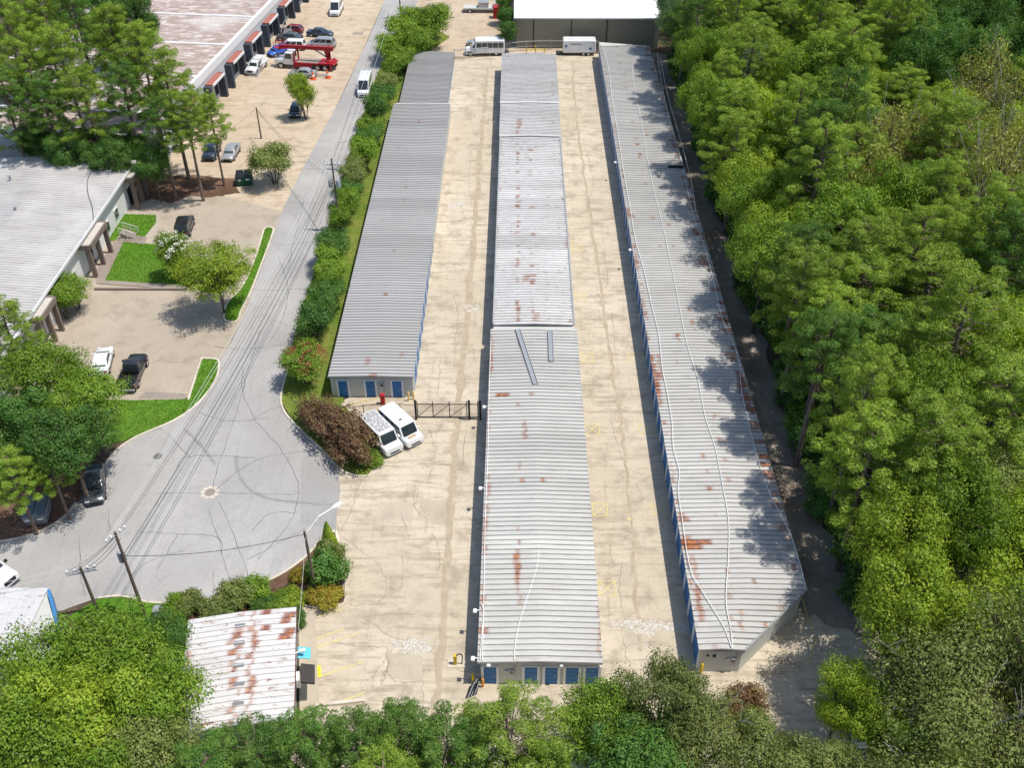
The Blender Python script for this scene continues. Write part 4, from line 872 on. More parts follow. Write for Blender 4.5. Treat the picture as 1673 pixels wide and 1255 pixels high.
RED = paint('red', (.22, .008, .018)); BLU = paint('bright blue', (.012, .10, .50)); WH2 = paint('chalky white', (.66, .68, .66), 0, .5); GRN = paint('pale green', (.22, .34, .30))
v1 = car('old_van', WH2, (605,702), (641,739), 'white passenger van with peeling grey roof parked against the bronze bush', 'van')
t = NT('peeling roof paint'); n = t.noise(t.vscale(t.objco(), (2.2, 15, 1)), 1.0, 5, .75)
t.done(t.mix(t.ramp(n, .42, .54), (.72, .72, .70), (.20, .20, .20)), .7)
MB().bbox(-2.3, .95, -.72, .72, 2.035, 2.05, .006).build('roof_skin', t.m, v1)
v2 = car('old_van', WHT, (638,692), (672,723), 'clean white passenger van with rusty hood parked beside the gate fence', 'van')
MB().bbox(2.0, 2.32, -.55, .35, 1.07, 1.095, .008).build('rust_patch', worn_paint('rusting hood', (.50, .30, .08), .52), v2)
MB().bbox(-.4, .1, -.2, .25, 2.03, 2.10, .02).build('roof_hatch', M['white'], v2); MB().bbox(.3, .5, -.3, .0, 2.03, 2.07, .01).build('roof_vent', M['black'], v2)
car('sedan', GRY, (157,777), (157,822), 'dark grey sedan parked in tree shade at the kerb')
pickup(BLK, (209,640), (229,592), 'black pickup truck with open bed in the office car park')
car('sedan', WHT, (166,612), (173,582), 'white sedan half under the big tree beside the black pickup')
car('suv', BLK, (299,388), (307,364), 'black car parked behind the white flowering myrtle', 'car')
car('suv', NVY, (352,243), (342,263), 'navy car parked beside the silver sedan below the pines', 'car')
car('sedan', SIL, (384,245), (373,263), 'silver sedan parked beside the navy car on the sandy lot')
car('hatch', NVY, (487,178), (481,194), 'small navy hatchback tucked under the yellow-green tree', 'car')
car('cargo', WHT, (600,138), (594,159), 'white van driving on the asphalt road beside the hedge', 'van')
car('cargo', WHT, (556,8), (545,31), 'tall white cargo van parked at the top of the sandy lot', 'van', None, 1)
car('hatch', RED, (497,54), (459,51), 'dark red hatchback parked by the warehouse stairs')
car('sedan', NVY, (504,57), (543,59), 'dark blue sedan parked beside the red hatchback')
car('sedan', GRY, (492,66), (455,64), 'dark grey sedan mostly hidden behind the white minivan')
car('minivan', WHT, (503,80), (452,79), 'white minivan behind the red boom truck', 'minivan')
car('minivan', SIL, (547,77), (505,75), 'silver minivan parked behind the raised red boom', 'minivan')
car('hatch', BLU, (466,84), (444,92), 'bright blue hatchback poking out behind the boom truck cab')
car('sedan', SIL, (510,125), (480,124), 'silver car half hidden by the yellow-green tree and traffic cones')
pickup(WHT, (432,103), (407,125), 'white pickup truck with closed bed cap in front of the bays', WHT)
pickup(WHT, (-45,925), (12,955), 'white pickup truck cut off at the side road entrance')
car('suv', GRN, (718,45), (690,38), 'pale car hidden in the hedge at the back lot', 'car', None)
car('sedan', SIL, (800,76), (768,73), 'silver sedan parked behind the white shuttle bus')
car('suv', WHT, (1402,1196), (1393,1165), 'white car almost hidden under the bright green tree by the slanted wall', 'car')
# shuttle bus
bu = empty('shuttle_bus', (0, 0, 0), 0, 'white shuttle bus with dark windows parked behind the pipe fence', 'bus'); place(bu, (821,87), (761,88))
MB().bbox(-3.6, 1.6, -1.1, 1.1, .45, 2.75, .12).build('body', WHT, bu); MB().loft([lerp_ring(x, k, .4, zt-.15, zt) for x, k, zt in ((1.55, 1.0, 1.25), (2.4, 1.0, 1.2), (3.2, .95, 1.1), (3.4, .85, .85))]).build('hood', WHT, bu, True)
cabin(bu, 2.5, 1.9, 1.5, 1.5, 1.2, 2.1, .98, .88, WHT, 1, False)
for s_ in (-1, 1):
    for k in range(5): MB().bbox(-3.4+k*.96, -2.52+k*.96, s_*1.105-.012, s_*1.105+.012, 1.45, 2.35, .005).build('side_window', M['glass'], bu)
    for x in (-2.1, 2.5): wheel(bu, x, s_*.95, .42, .26)
# enclosed trailer
tr = empty('enclosed_trailer', (*at(946, 91), 0), 0, 'white enclosed trailer with two blue badges behind the far lane', 'trailer'); tr.location.y += 1.1
MB().bbox(-2.9, 2.9, -1.05, 1.05, .5, 2.75, .14).build('body', WHT, tr)
for x in (.75, 1.65):
    for s_ in (-1, 1): wheel(tr, x, s_*1.02, .34, .24)
MB().bbox(.3, 2.1, -1.16, -1.0, .62, .78, .02).build('fender', M['steel'], tr)
MB().box(-2.85, 2.85, -1.065, -1.045, .52, .66).build('skirt', M['steel'], tr)
MB().tube([(-2.9, 0, .5), (-4.1, 0, .5)], .07).tube([(-4.0, 0, 0), (-4.0, 0, .6)], .05).build('drawbar', M['black'], tr)
bd = plain('blue badge', (.10, .20, .36), .5)
for x, z in ((-2.35, 1.75), (1.95, 1.3)): MB().cyl((x, -1.065, z), .26, .02, 14, axis='y').build('badge', bd, tr)
for k in range(13): MB().box(-1.55+k*.155, -1.55+k*.155+(.11 if k not in (7,) else .02), -1.06, -1.048, 2.0, 2.17).build('lettering', M['black'], tr)
# flatbed trailer in the back lot
fl = empty('flatbed_trailer', (*at(795, 18), 0), 0, 'loaded flatbed trailer standing across the back lot', 'trailer')
MB().box(-4.5, 4.2, -1.1, 1.1, .75, .95).build('deck', M['wall'], fl); MB().bbox(-1.6, .4, -.8, .8, .96, 2.0, .05).build('load', M['steel'], fl); MB().bbox(1.4, 4.0, -.9, .9, .96, 1.8, .05).build('load', M['wall'], fl)
for x in (-3.2, 2.6, 3.5):
    for s_ in (-1, 1): wheel(fl, x, s_*.98, .4, .25)
tag(MB().bbox(at(816,28)[0]-1.2, at(816,28)[0]+1.2, at(816,28)[1]-.8, at(816,28)[1]+.8, 0, 2.2, .08).build('red_crate', M['red']), 'red steel crate standing against the hedge of the back lot', 'crate')
# boom truck
bt = empty('boom_truck', (0, 0, 0), 0, 'red boom truck with white cab and folded red crane arm', 'truck'); place(bt, (551,113), (455,107))
FR = plain('truck red paint', (.36, .018, .024), .4); Lb = 11.0
MB().loft([lerp_ring(x, k, .75, zt-.2, zt) for x, k, zt in ((3.2, 1.1, 1.75), (4.3, 1.08, 1.72), (5.2, .98, 1.6), (5.55, .85, 1.3))]).build('hood', WHT, bt, True)
MB().bbox(2.1, 3.75, -1.15, 1.15, .8, 1.75, .06).build('cab_base', WHT, bt); cabin(bt, 3.75, 3.45, 2.15, 2.1, 1.7, 2.75, 1.12, 1.02, WHT, 1)
MB().box(-5.3, 3.2, -.45, .45, .62, .92).build('chassis', M['black'], bt)
MB().bbox(-5.2, 1.9, -1.2, 1.2, 1.0, 1.22, .04).build('deck', FR, bt); MB().box(-3.2, 1.5, -1.05, 1.05, 1.23, 1.28).build('deck_boards', M['walk'], bt)
for s_ in (-1, 1):
    MB().bbox(-1.2, 1.7, s_*1.08-.14, s_*1.08+.14, .5, 1.0, .03).build('side_locker', FR, bt)
    for x in (4.35, -2.2, -3.5): wheel(bt, x, s_*1.0, .52, .34)
    MB().bbox(-4.7, -4.35, s_*1.22-.12, s_*1.22+.12, .25, 1.5, .03).build('outrigger', FR, bt); MB().bbox(1.72, 2.0, s_*1.12-.1, s_*1.12+.1, .25, 2.9, .03).build('boom_rest', FR, bt)
MB().lathe((-4.1, 0, 1.22), [(.7, 0), (.62, .35), (.4, .5)], 14).build('turret', FR, bt)
MB().loft([[(-4.3+s*1.0, -.28, 1.6+s*1.9), (-4.3+s*1.0, .28, 1.6+s*1.9), (-3.75+s*1.0-1.5*s, .28, 1.6+s*1.9), (-3.75+s*1.0-1.5*s, -.28, 1.6+s*1.9)] for s in (0, 1)]).build('mast', FR, bt)
ar = MB().loft([[(-4.9, -.28, 3.2), (-4.9, .28, 3.2), (-4.9, .28, 3.9), (-4.9, -.28, 3.9)], [(4.6, -.2, 3.3), (4.6, .2, 3.3), (4.6, .2, 3.75), (4.6, -.2, 3.75)]]).build('boom', FR, bt)
MB().tube([(-3.9, 0, 1.9), (-1.6, 0, 3.25)], .13, 8).build('lift_cylinder', M['steel'], ar); MB().bbox(3.2, 5.4, -.5, .5, 3.2, 3.3, .02).build('basket_floor', FR, ar)
b = MB()
for x in (3.2, 4.3, 5.4):
    for s_ in (-.5, .5): b.tube([(x, s_, 3.25), (x, s_, 4.3)], .04)
for s_ in (-.5, .5):
    for z in (3.8, 4.3): b.tube([(3.2, s_, z), (5.4, s_, z)], .04)
b.build('basket_rail', FR, ar); MB().box(-4.95, -2.4, -1.2, 1.2, 1.23, 1.36).build('rear_platform', FR, bt)

# ------------------------------------------------------------------ poles and wires
def pole(u, v, h, label, arms=(), trans=(), lean=(0, 0), r=.15):
    x, y = at(u, v); p = empty('utility_pole', (x, y, 0), 0, label, 'utility pole', 'utility poles along the road')
    MB().tube([(0, 0, -.1), (lean[0]*.5, lean[1]*.5, h*.5), (lean[0], lean[1], h)], r, 10, r*.65).build('shaft', M['wood'], p, True)
    for z, half, a in arms:
        k = z/h; ax = Vector((math.cos(a), math.sin(a), 0)); c_ = Vector((lean[0]*k, lean[1]*k, z))
        am = MB().tube([c_-ax*half+Vector((0, 0, 0)), c_+ax*half], .07, 6).build('crossarm', M['gutter'], p)
        for s_ in (-.92, -.45, .45, .92): MB().lathe(c_+ax*half*s_, [(.05, .05), (.09, .1), (.05, .16), (.09, .2), (.03, .28)], 8).build('insulator', M['white'], am)
    for z, a in trans:
        k = z/h; c_ = Vector((lean[0]*k+math.cos(a)*.48, lean[1]*k+math.sin(a)*.48, z))
        tn = MB().lathe(c_, [(.05, -.02), (.29, 0), (.30, .85), (.26, .95), (.06, 1.0)], 14).build('transformer', M['steel'], p, True)
        for s_ in (-.12, .12): MB().lathe(c_+Vector((s_, 0, .95)), [(.05, 0), (.07, .1), (.03, .25)], 8).build('bushing', M['white'], tn)
    bpy.context.view_layer.update(); return Vector((x+lean[0], y+lean[1], h))
tA = pole(237, 1007, 9.7, 'timber utility pole with a transformer on the lawn by the turning circle', [(9.4, .9, 1.0)], [(6.2, math.pi*.75)])
tB = pole(556, 378, 10.1, 'tall utility pole with two transformers in the roadside hedge', [(9.3, .9, 0), (8.7, .8, 0)], [(6.3, 0), (6.3, math.pi)])
tC = pole(516, 968, 7.2, 'timber pole with a street lamp arm in the planting bed')
tD = pole(162, 1004, 5.6, 'short utility pole with paired crossarms by the blue-edged shed', [(5.3, 1.1, .3), (5.0, 1.1, .3)], [])
tE = pole(427, 226, 4.9, 'bare timber pole on the sandy lot behind the round tree', r=.13)
tF = pole(655, 30, 9.0, 'utility pole at the far end of the road by the back lot', [(8.2, .9, 0)], [(5.5, math.pi)])
lam = empty('street_lamp', tC, 0, 'white street lamp on a long arm above the turning circle', 'street lamp')
e_ = P3(545, 829, 8.1)-tC
MB().tube([(0, 0, -.4), (e_.x*.5, e_.y*.5, .75), (e_.x, e_.y, .9)], .055, 8).build('arm', M['white'], lam)
d_ = Vector((e_.x, e_.y, 0)).normalized(); MB().loft([[Vector((e_.x, e_.y, .92))+d_*s+Vector((0, 0, z))+Vector((-d_.y, d_.x, 0))*q for q, z in ((-.16*k, 0), (-.1*k, .12*k), (.1*k, .12*k), (.16*k, 0), (0, -.06))] for s, k in ((-.15, .5), (.1, 1), (.5, 1.1), (.75, .4))]).build('lamp_head', M['white'], lam, True)
WG = 'overhead wires'
def wire(a, b_, sag, m='wire_l', label='pale overhead wire strung across the turning circle between poles', r=.018):
    a, b_ = Vector(a), Vector(b_); pts = []
    for k in range(17):
        t = k/16; p = a.lerp(b_, t); p.z -= sag*4*t*(1-t); pts.append(p)
    tag(MB().tube(pts, r, 4).build('overhead_wire', M[m]), label, 'wire', WG)
for i, o_ in enumerate((-.8, -.4, .4, .8)):
    wire(tA+Vector((o_*.54, o_*.84, -.1)), tB+Vector((o_, 0, -.7)), 1.0+.12*i, 'wire_l' if i < 2 else 'wire')
wire(tA+Vector((.1, 0, -2.4)), tB+Vector((0, 0, -2.6)), 1.4, 'wire', r=.028); wire(tA+Vector((.1, 0, -2.8)), tB+Vector((0, .1, -3.0)), 1.7, 'wire', r=.024)
for o_ in (-.9, -.3, .4, .9): wire(tD+Vector((o_, .2*o_, -.2)), tA+Vector((o_*.3, 0, -.4-.3*abs(o_))), .25, 'wire', 'dark overhead wire between the lawn pole and the crossarm pole')
for o_ in (-1, .9): wire(tD+Vector((o_, .2, -.2)), tD+Vector((-22+o_, -5, -.2)), .8, 'wire_l', 'pale overhead wire leaving the crossarm pole over the shed')
wire(tA+Vector((0, 0, -2.6)), tC+Vector((0, 0, -.3)), .7, 'wire', 'thick dark cable sagging between the lawn pole and lamp pole', .032)
wire(tC+Vector((0, 0, -.5)), Vector((*at(487, 1030, 3.2), 3.2)), .3, 'wire_l', 'pale service cable from the lamp pole to the rusty roof')
for o_ in (-.8, 0, .8): wire(tB+Vector((o_, 0, -.7)), tF+Vector((o_, 0, -.7)), 1.2, 'wire_l', 'pale overhead wire running above the roadside hedge')
wire(tB+Vector((0, 0, -2.6)), tE+Vector((0, 0, -.2)), 1.0, 'wire', 'dark cable crossing the road to the bare timber pole', .025)
wire(tB+Vector((0, 0, -2.9)), tE+Vector((0, 0, -.4)), 1.3, 'wire', 'dark cable crossing the road to the bare timber pole', .02)
wire(tE+Vector((0, 0, -.1)), Vector((*at(330, 240, 4), 4)), .4, 'wire', 'dark cable from the bare pole to the warehouse wall', .02)
bx = empty('utility_cabinet', (*at(262, 1008), 0), .2, 'small grey utility pedestal on the lawn by the round shrubs', 'cabinet'); MB().bbox(-.35, .35, -.3, .3, 0, .95, .05).build('box', M['wall'], bx); MB().bbox(-.38, .38, -.33, .33, .95, 1.06, .04).build('lid', M['steel'], bx)

# ------------------------------------------------------------------ plants
def unit(n, r):
    v = r.normal(size=(n, 3)); return v/np.linalg.norm(v, axis=1)[:, None]
def leaf_quads(cen, nrm, size, r, curl=.25, aspect=.55):
    """kite-shaped leaves at cen facing roughly nrm"""
    n = len(cen); nrm = nrm/np.maximum(np.linalg.norm(nrm, axis=1)[:, None], 1e-6)
    t = unit(n, r); t -= nrm*(t*nrm).sum(1)[:, None]; t /= np.maximum(np.linalg.norm(t, axis=1)[:, None], 1e-6); s = np.cross(nrm, t)
    L = (size*(.65+.7*r.random(n)))[:, None]
    V = np.zeros((n, 4, 3)); V[:, 0] = cen-t*L*.5; V[:, 1] = cen+s*L*aspect*.5-nrm*L*curl*.15; V[:, 2] = cen+t*L*.55-nrm*L*curl*.4; V[:, 3] = cen-s*L*aspect*.5-nrm*L*curl*.15
    return V
def broad_crown(seed, R, z0, z1, lobes=18, sprigs=34, leaves=20, size=.26, spr=.34, flat=.75, lob=(.30, .46), holes=.12, core=True):
    r = np.random.default_rng(seed); zc = (z0+z1)/2; hz = (z1-z0)/2; out = []; tips = []
    for k in range(lobes):
        d = unit(1, r)[0]; d[2] = d[2]*.8+.18; f = .55+.3*r.random(); lr = R*r.uniform(*lob)
        c = np.array([d[0]*R*f, d[1]*R*f, zc+d[2]*hz*f*.95]); tips.append((c, lr))
    tips.append((np.array([0, 0, zc+hz*.45]), R*.45)); tips.append((np.array([0, 0, zc]), R*.55))
    cs, ns = [], []
    for c, lr in tips:
        m = int(sprigs*(lr/(R*.38))**1.6)+4
        d = unit(m, r); d = d[(d[:, 2] > -.55) | (r.random(m) < .35)]; d = d[r.random(len(d)) > holes]
        rad = lr*(.62+.42*r.random(len(d)))
        sc = c+d*rad[:, None]*np.array([1, 1, flat])
        for p, dd in zip(sc, d):
            q = int(leaves*r.uniform(.6, 1.3)); off_ = r.normal(size=(q, 3))*spr*np.array([1, 1, .6])
            cs.append(p+off_); ns.append(dd*.65+off_/spr*.55+np.array([0, 0, .35])+r.normal(size=(q, 3))*.32)
    cs = np.concatenate(cs); ns = np.concatenate(ns)
    return quad_mesh('crown', leaf_quads(cs, ns, np.full(len(cs), size), r)), tips
def limbs(tips, h0, r0, base=(0, 0, 0), seed=1, stems=1, twig=True):
    r = random.Random(seed); b = MB()
    for s in range(stems):
        bx_, by_ = (0, 0) if stems == 1 else (.25*math.cos(s*2.4), .25*math.sin(s*2.4))
        b.tube([(bx_*.4, by_*.4, -.1), (bx_+r.uniform(-.1, .1), by_, h0*.5), (bx_*1.6, by_*1.6, h0)], r0, 8, r0*.7)
    for c, lr in tips:
        c = Vector(c); s = r.randrange(stems); o = Vector((0, 0, h0*.92)) if stems == 1 else Vector((.4*math.cos(s*2.4), .4*math.sin(s*2.4), h0*.8))
        mdl = o.lerp(c, .5)+Vector((r.uniform(-.3, .3), r.uniform(-.3, .3), r.uniform(0, .5)))
        b.tube([o, mdl, c], r0*.45, 5, r0*.14)
        if twig:
            for _ in range(4):
                e = c+Vector((r.uniform(-1, 1), r.uniform(-1, 1), r.uniform(-.3, 1))).normalized()*lr*.9; b.tube([c.lerp(mdl, .3), c.lerp(e, .5), e], r0*.12, 4, r0*.04)
    me = bpy.data.meshes.new('trunk'); me.from_pydata(b.v, [], b.f); return me
def pine_meshes(seed, h=20., cb=.45, R=3.6, nbr=60, nn=38, nl=.25):
    r = np.random.default_rng(seed); rr = random.Random(seed); b = MB(); cen = []; axs = []
    lean = np.array([rr.uniform(-.5, .5), rr.uniform(-.5, .5)])
    tx = lambda z: Vector((lean[0]*(z/h)**2, lean[1]*(z/h)**2, z))
    b.tube([tx(-.1), tx(h*.3), tx(h*.6), tx(h*.85), tx(h*.98)], .24, 9, .05)
    for k in range(nbr):
        t = (k+rr.random()*.8)/nbr; z = h*(cb+(1-cb)*t**.85)*.985; a = k*2.4+rr.uniform(-.5, .5)
        ln_ = R*(1.02-.75*t**2.2)*rr.uniform(.62, 1.1)*(.72 if t < .1 else 1)
        rise = (.10+.55*t)*ln_*rr.uniform(.6, 1.2)-(.12*ln_ if t < .3 else 0)
        o = tx(z); d = Vector((math.cos(a), math.sin(a), 0)); e = o+d*ln_+Vector((0, 0, rise)); m = o+d*ln_*.5+Vector((0, 0, rise*.3))
        b.tube([o, m, e], .055*(1.2-t*.6), 4, .015)
        ncl = max(2, int(ln_/.78))
        for j in range(ncl):
            f = 1-.62*j/ncl; c = o.lerp(e, f) if f > .75 else o.lerp(m, f/.75*.9).lerp(e, .25)
            sd = Vector((-d.y, d.x, 0))*rr.uniform(-1.1, 1.1)*(.4+.6*(1-f)+.25); c = c+sd+Vector((0, 0, rr.uniform(.05, .3)))
            pr_ = rr.uniform(.34, .60)*(1 if j < 3 else .85); m_ = int(nn*4*(pr_/.45)**2)
            dd = unit(m_, r); dd[:, 2] = dd[:, 2]*.85+.2; dd /= np.linalg.norm(dd, axis=1)[:, None]
            cen.append(np.array(c)+dd*pr_*(.62+.42*r.random(m_))[:, None]*np.array([1, 1, .72])); axs.append(dd)
    cen = np.concatenate(cen); axs = np.concatenate(axs); n = len(cen)
    nrm = axs+r.normal(size=(n, 3))*.38; nrm /= np.linalg.norm(nrm, axis=1)[:, None]
    t = axs*.55+unit(n, r); t -= nrm*(t*nrm).sum(1)[:, None]; t /= np.maximum(np.linalg.norm(t, axis=1)[:, None], 1e-6); s = np.cross(nrm, t)
    L = (nl*(.5+.7*r.random(n)))[:, None]; W = np.zeros((n, 4, 3))
    W[:, 0] = cen-t*L*.35; W[:, 1] = cen+t*L*.15+s*L*.13; W[:, 2] = cen+t*L*.65+axs*L*.18; W[:, 3] = cen+t*L*.15-s*L*.13
    me = bpy.data.meshes.new('trunk'); me.from_pydata(b.v, [], b.f)
    return quad_mesh('crown', W), me
def bare_limbs(seed, n, R, z0, z1, r0=.07):
    r = random.Random(seed); b = MB()
    for k in range(n):
        a = r.uniform(0, 6.28); o = Vector((0, 0, r.uniform(z0*.8, z0*1.1))); e = Vector((math.cos(a)*R*r.uniform(.7, 1.1), math.sin(a)*R*r.uniform(.7, 1.1), r.uniform(z0*1.1, z1*1.04))); m = o.lerp(e, .5)+Vector((r.uniform(-.6, .6), r.uniform(-.6, .6), r.uniform(0, .8)))
        b.tube([o, m, e], r0, 5, r0*.3)
        for _ in range(5):
            f = r.uniform(.4, .95); s = (m.lerp(e, (f-.5)*2) if f > .5 else o.lerp(m, f*2)); g = s+Vector((r.uniform(-1, 1), r.uniform(-1, 1), r.uniform(-.1, .9)))*R*.28; b.tube([s, s.lerp(g, .5)+Vector((0, 0, .15)), g], r0*.35, 4, r0*.1)
    me = bpy.data.meshes.new('bare_limb'); me.from_pydata(b.v, [], b.f); return me
PROTO = {}
def add_proto(key, crown, trunk, size, extra=None): PROTO[key] = (crown, trunk, size, extra)   # size = (height, radius)
for i in range(4):
    c_, t_ = pine_meshes(100+i, 20, (.42, .48, .38, .52)[i], (3.7, 3.4, 4.0, 3.5)[i]); add_proto('pine%d' % i, c_, t_, (20, 3.6))
for i in range(4):
    c_, tp = broad_crown(200+i, 4.2, (2.4, 3.2, 2.0, 2.8)[i], 11.2, 34, 62, 24, .20, .30, .72, (.20, .34), .22); add_proto('broad%d' % i, c_, limbs(tp, 3.4, .22, seed=i), (11.2, 4.2))
for i in range(2):
    c_, tp = broad_crown(300+i, 4.0, 3.2, 10.5, 28, 44, 20, .17, .38, .65, (.24, .36), .22); add_proto('olive%d' % i, c_, limbs(tp, 3.4, .2, seed=20+i), (10.5, 4.0), bare_limbs(40+i, 6, 4.0, 4, 10.5))
for i in range(2):
    c_, tp = broad_crown(330+i, 4.2, 3.2, 10.5, 22, 17, 12, .24, .45, .6, (.24, .36), .3); add_proto('thin%d' % i, c_, limbs(tp, 3.4, .2, seed=30+i), (10.5, 4.0), bare_limbs(50+i, 9, 4.1, 4, 10.5))
for i in range(3):
    c_, tp = broad_crown(400+i, 1.7, .9, 4.3, 18, 30, 18, .15, .20, .85, (.34, .5)); add_proto('myrtle%d' % i, c_, limbs(tp, 1.1, .06, seed=60+i, stems=4), (4.3, 1.7))
for i in range(3):
    c_, tp = broad_crown(500+i, 1.0, .05, 1.35, 12, 30, 13, .13, .12, .8, (.36, .55)); add_proto('shrub%d' % i, c_, limbs(tp, .35, .04, seed=70+i, stems=3, twig=False), (1.35, 1.0))
# big bronze loropetalum mound: arching sprays
c_, tp = broad_crown(601, 2.2, .1, 2.6, 34, 34, 20, .15, .17, .8, (.24, .36)); add_proto('mound', c_, limbs(tp, .6, .08, seed=80, stems=5), (2.6, 2.2))
# conical arborvitae
r = np.random.default_rng(7); n = 5200; zz = r.random(n)**1.3*2.7; rad = .62*(1-zz/2.75)**.8*(.75+.3*r.random(n)); an = r.random(n)*6.28
cc = np.stack([np.cos(an)*rad, np.sin(an)*rad, zz+.1], 1); nn_ = np.stack([np.cos(an), np.sin(an), np.full(n, .5)], 1)+r.normal(size=(n, 3))*.3
add_proto('cone', quad_mesh('crown', leaf_quads(cc, nn_, np.full(n, .14), r)), limbs([(np.array([0, 0, 1.5]), .2)], .6, .06, seed=90, twig=False), (2.8, .62))
for k_, (a_, b_, *_x) in list(PROTO.items()):
    a_.materials.append(LEAF['green']); b_.materials.append(M['bark_pine'] if k_.startswith('pine') else M['bark'])
    if _x[1]: _x[1].materials.append(M['bark_pale'])
prng = random.Random(21)
def flowers(key, R, z0, z1, n, seed, m, size=.17, per=16):
    r = np.random.default_rng(seed); d = unit(n, r); d[:, 2] = np.abs(d[:, 2])*.8+.15
    c = d*np.array([R, R, (z1-z0)*.55])*(.92+.14*r.random(n))[:, None]+np.array([0, 0, (z0+z1)/2])
    cs = np.repeat(c, per, 0)+r.normal(size=(n*per, 3))*np.array([.13, .13, .10]); ns = np.repeat(d, per, 0)+r.normal(size=(n*per, 3))*.5
    me = quad_mesh('blossom', leaf_quads(cs, ns, np.full(len(cs), size), r)); me.materials.append(m); return me
def plant(key, x, y, h, R, mat, label, cat, group=None, name=None, rz=None, squash=None, z=0, extra=None, ex=True):
    cr, tk, (ph, pr), bl = PROTO[key]
    root = empty(name or 'tree', (x, y, z), prng.uniform(0, 6.28) if rz is None else rz, label, cat, group)
    root.scale = (R/pr, (R/pr)*(squash or 1), h/ph)
    c_ = link('crown', cr, root); c_.material_slots[0].link = 'OBJECT'; c_.material_slots[0].material = LEAF[mat]
    link('trunk', tk, root)
    if bl and ex: link('bare_limb', bl, root)
    if extra: link('blossom', extra, root)
    return root
def tree_px(key, u, v, h, R, mat, label, cat='tree', group=None, name=None, frac=.68, back=0, **k):
    """tree whose crown middle was surveyed at (u, v)"""
    x, y = at(u, v, h*frac); y -= back*R; return plant(key, x, y, h, R, mat, label, cat, group, name, **k)
PN = ['pine0', 'pine1', 'pine2', 'pine3']; BD = ['broad0', 'broad1', 'broad2', 'broad3']
# -- wood on the storage side: a jittered stand, species by stretch of the wood
WOOD = 'trees of the wood beside the storage rows'
WL = {'pine': 'tall green pine', 'pine_dark': 'dark green pine', 'green': 'mid green broadleaf tree', 'bright': 'sunny yellow-green broadleaf tree', 'deep': 'deep green shaded broadleaf tree',
      'olive': 'olive tree with bare twigs', 'grey': 'grey-green broadleaf tree', 'tan': 'yellowing thin-leaved tree with pale limbs'}
def stretch(y): return 'near the white-roofed store' if y > 140 else 'abreast of the flaking white roof' if y > 88 else 'abreast of the roof with loose beams'
NMW = {'pine': 'pine_tree', 'pine_dark': 'pine_tree', 'olive': 'oak_tree'}
yy = 33.0; row = 0
while yy < 205:
    xx = 26.5+(row % 2)*1.0
    while xx < 100:
        x = xx+prng.uniform(-1.5, 1.5)*(1 if xx > 29 else .4); y = yy+prng.uniform(-1.5, 1.5); hh = prng.uniform(11.5, 22)
        if x < 29: hh = prng.uniform(15, 19.5)
        u, v = to_px(x, y, hh*.75)
        if -60 < v < 1420 and 1000 < u < 1790 and not (y > 176 and x < 27):
            q = prng.random(); R_ = prng.uniform(3.7, 5.1) if x > 29 else prng.uniform(3.5, 4.3)
            if v > 760 and u > 1345: sp = 'olive' if q < .68 else ('green' if q < .84 else 'bright')
            elif u > 1500 and v < 110: sp = 'deep'
            elif 1420 < u and 110 < v < 290: sp = 'tan' if q < .38 else ('pine' if q < .75 else 'bright')
            elif u < 1180 and v < 260: sp = 'pine_dark' if q < .5 else ('green' if q < .8 else 'grey')
            elif 1180 < u < 1420 and 60 < v < 180: sp = 'green' if q < .35 else ('grey' if q < .55 else ('bright' if q < .8 else 'pine'))
            else: sp = 'pine' if q < .66 else ('pine_dark' if q < .80 else ('bright' if q < .9 else 'green'))
            if v > 1130 and u < 1400: xx += 5.7; continue
            key = prng.choice(PN) if sp.startswith('pine') else prng.choice(('olive0', 'olive1')) if sp == 'olive' else prng.choice(('thin0', 'thin1')) if sp == 'tan' else prng.choice(BD)
            if sp == 'olive': hh *= .82; R_ *= 1.15
            if sp in ('green', 'bright', 'deep', 'grey'): hh *= .9; R_ *= 1.08
            if x > 29 and prng.random() < .3: plant(prng.choice(BD), x+2.8, y+prng.uniform(-2.8, 2.8), prng.uniform(6, 9), prng.uniform(2.6, 3.4), prng.choice(('green', 'bright', 'green')), 'low understorey tree between taller crowns '+stretch(y), 'tree', 'understorey trees of the wood', 'understorey_tree')
            plant(key, x, y, hh, R_, sp, WL[sp]+(' at the wood edge ' if x < 29 else ' within the wood ')+stretch(y), 'tree', WOOD, NMW.get(sp, 'broadleaf_tree'))
        xx += 5.7
    yy += 5.6; row += 1
# understorey shrubs along the wood's edge
for k in range(34):
    y = 52+k*3.5; x = prng.uniform(27.2, 28.8)
    plant(prng.choice(['shrub0', 'shrub1', 'shrub2']), x, y, prng.uniform(2.2, 4.2), prng.uniform(1.5, 2.3), prng.choice(('deep', 'green', 'deep')), 'low dark shrub along the service alley '+stretch(y), 'shrub', 'shrubs along the service alley', 'shrub')
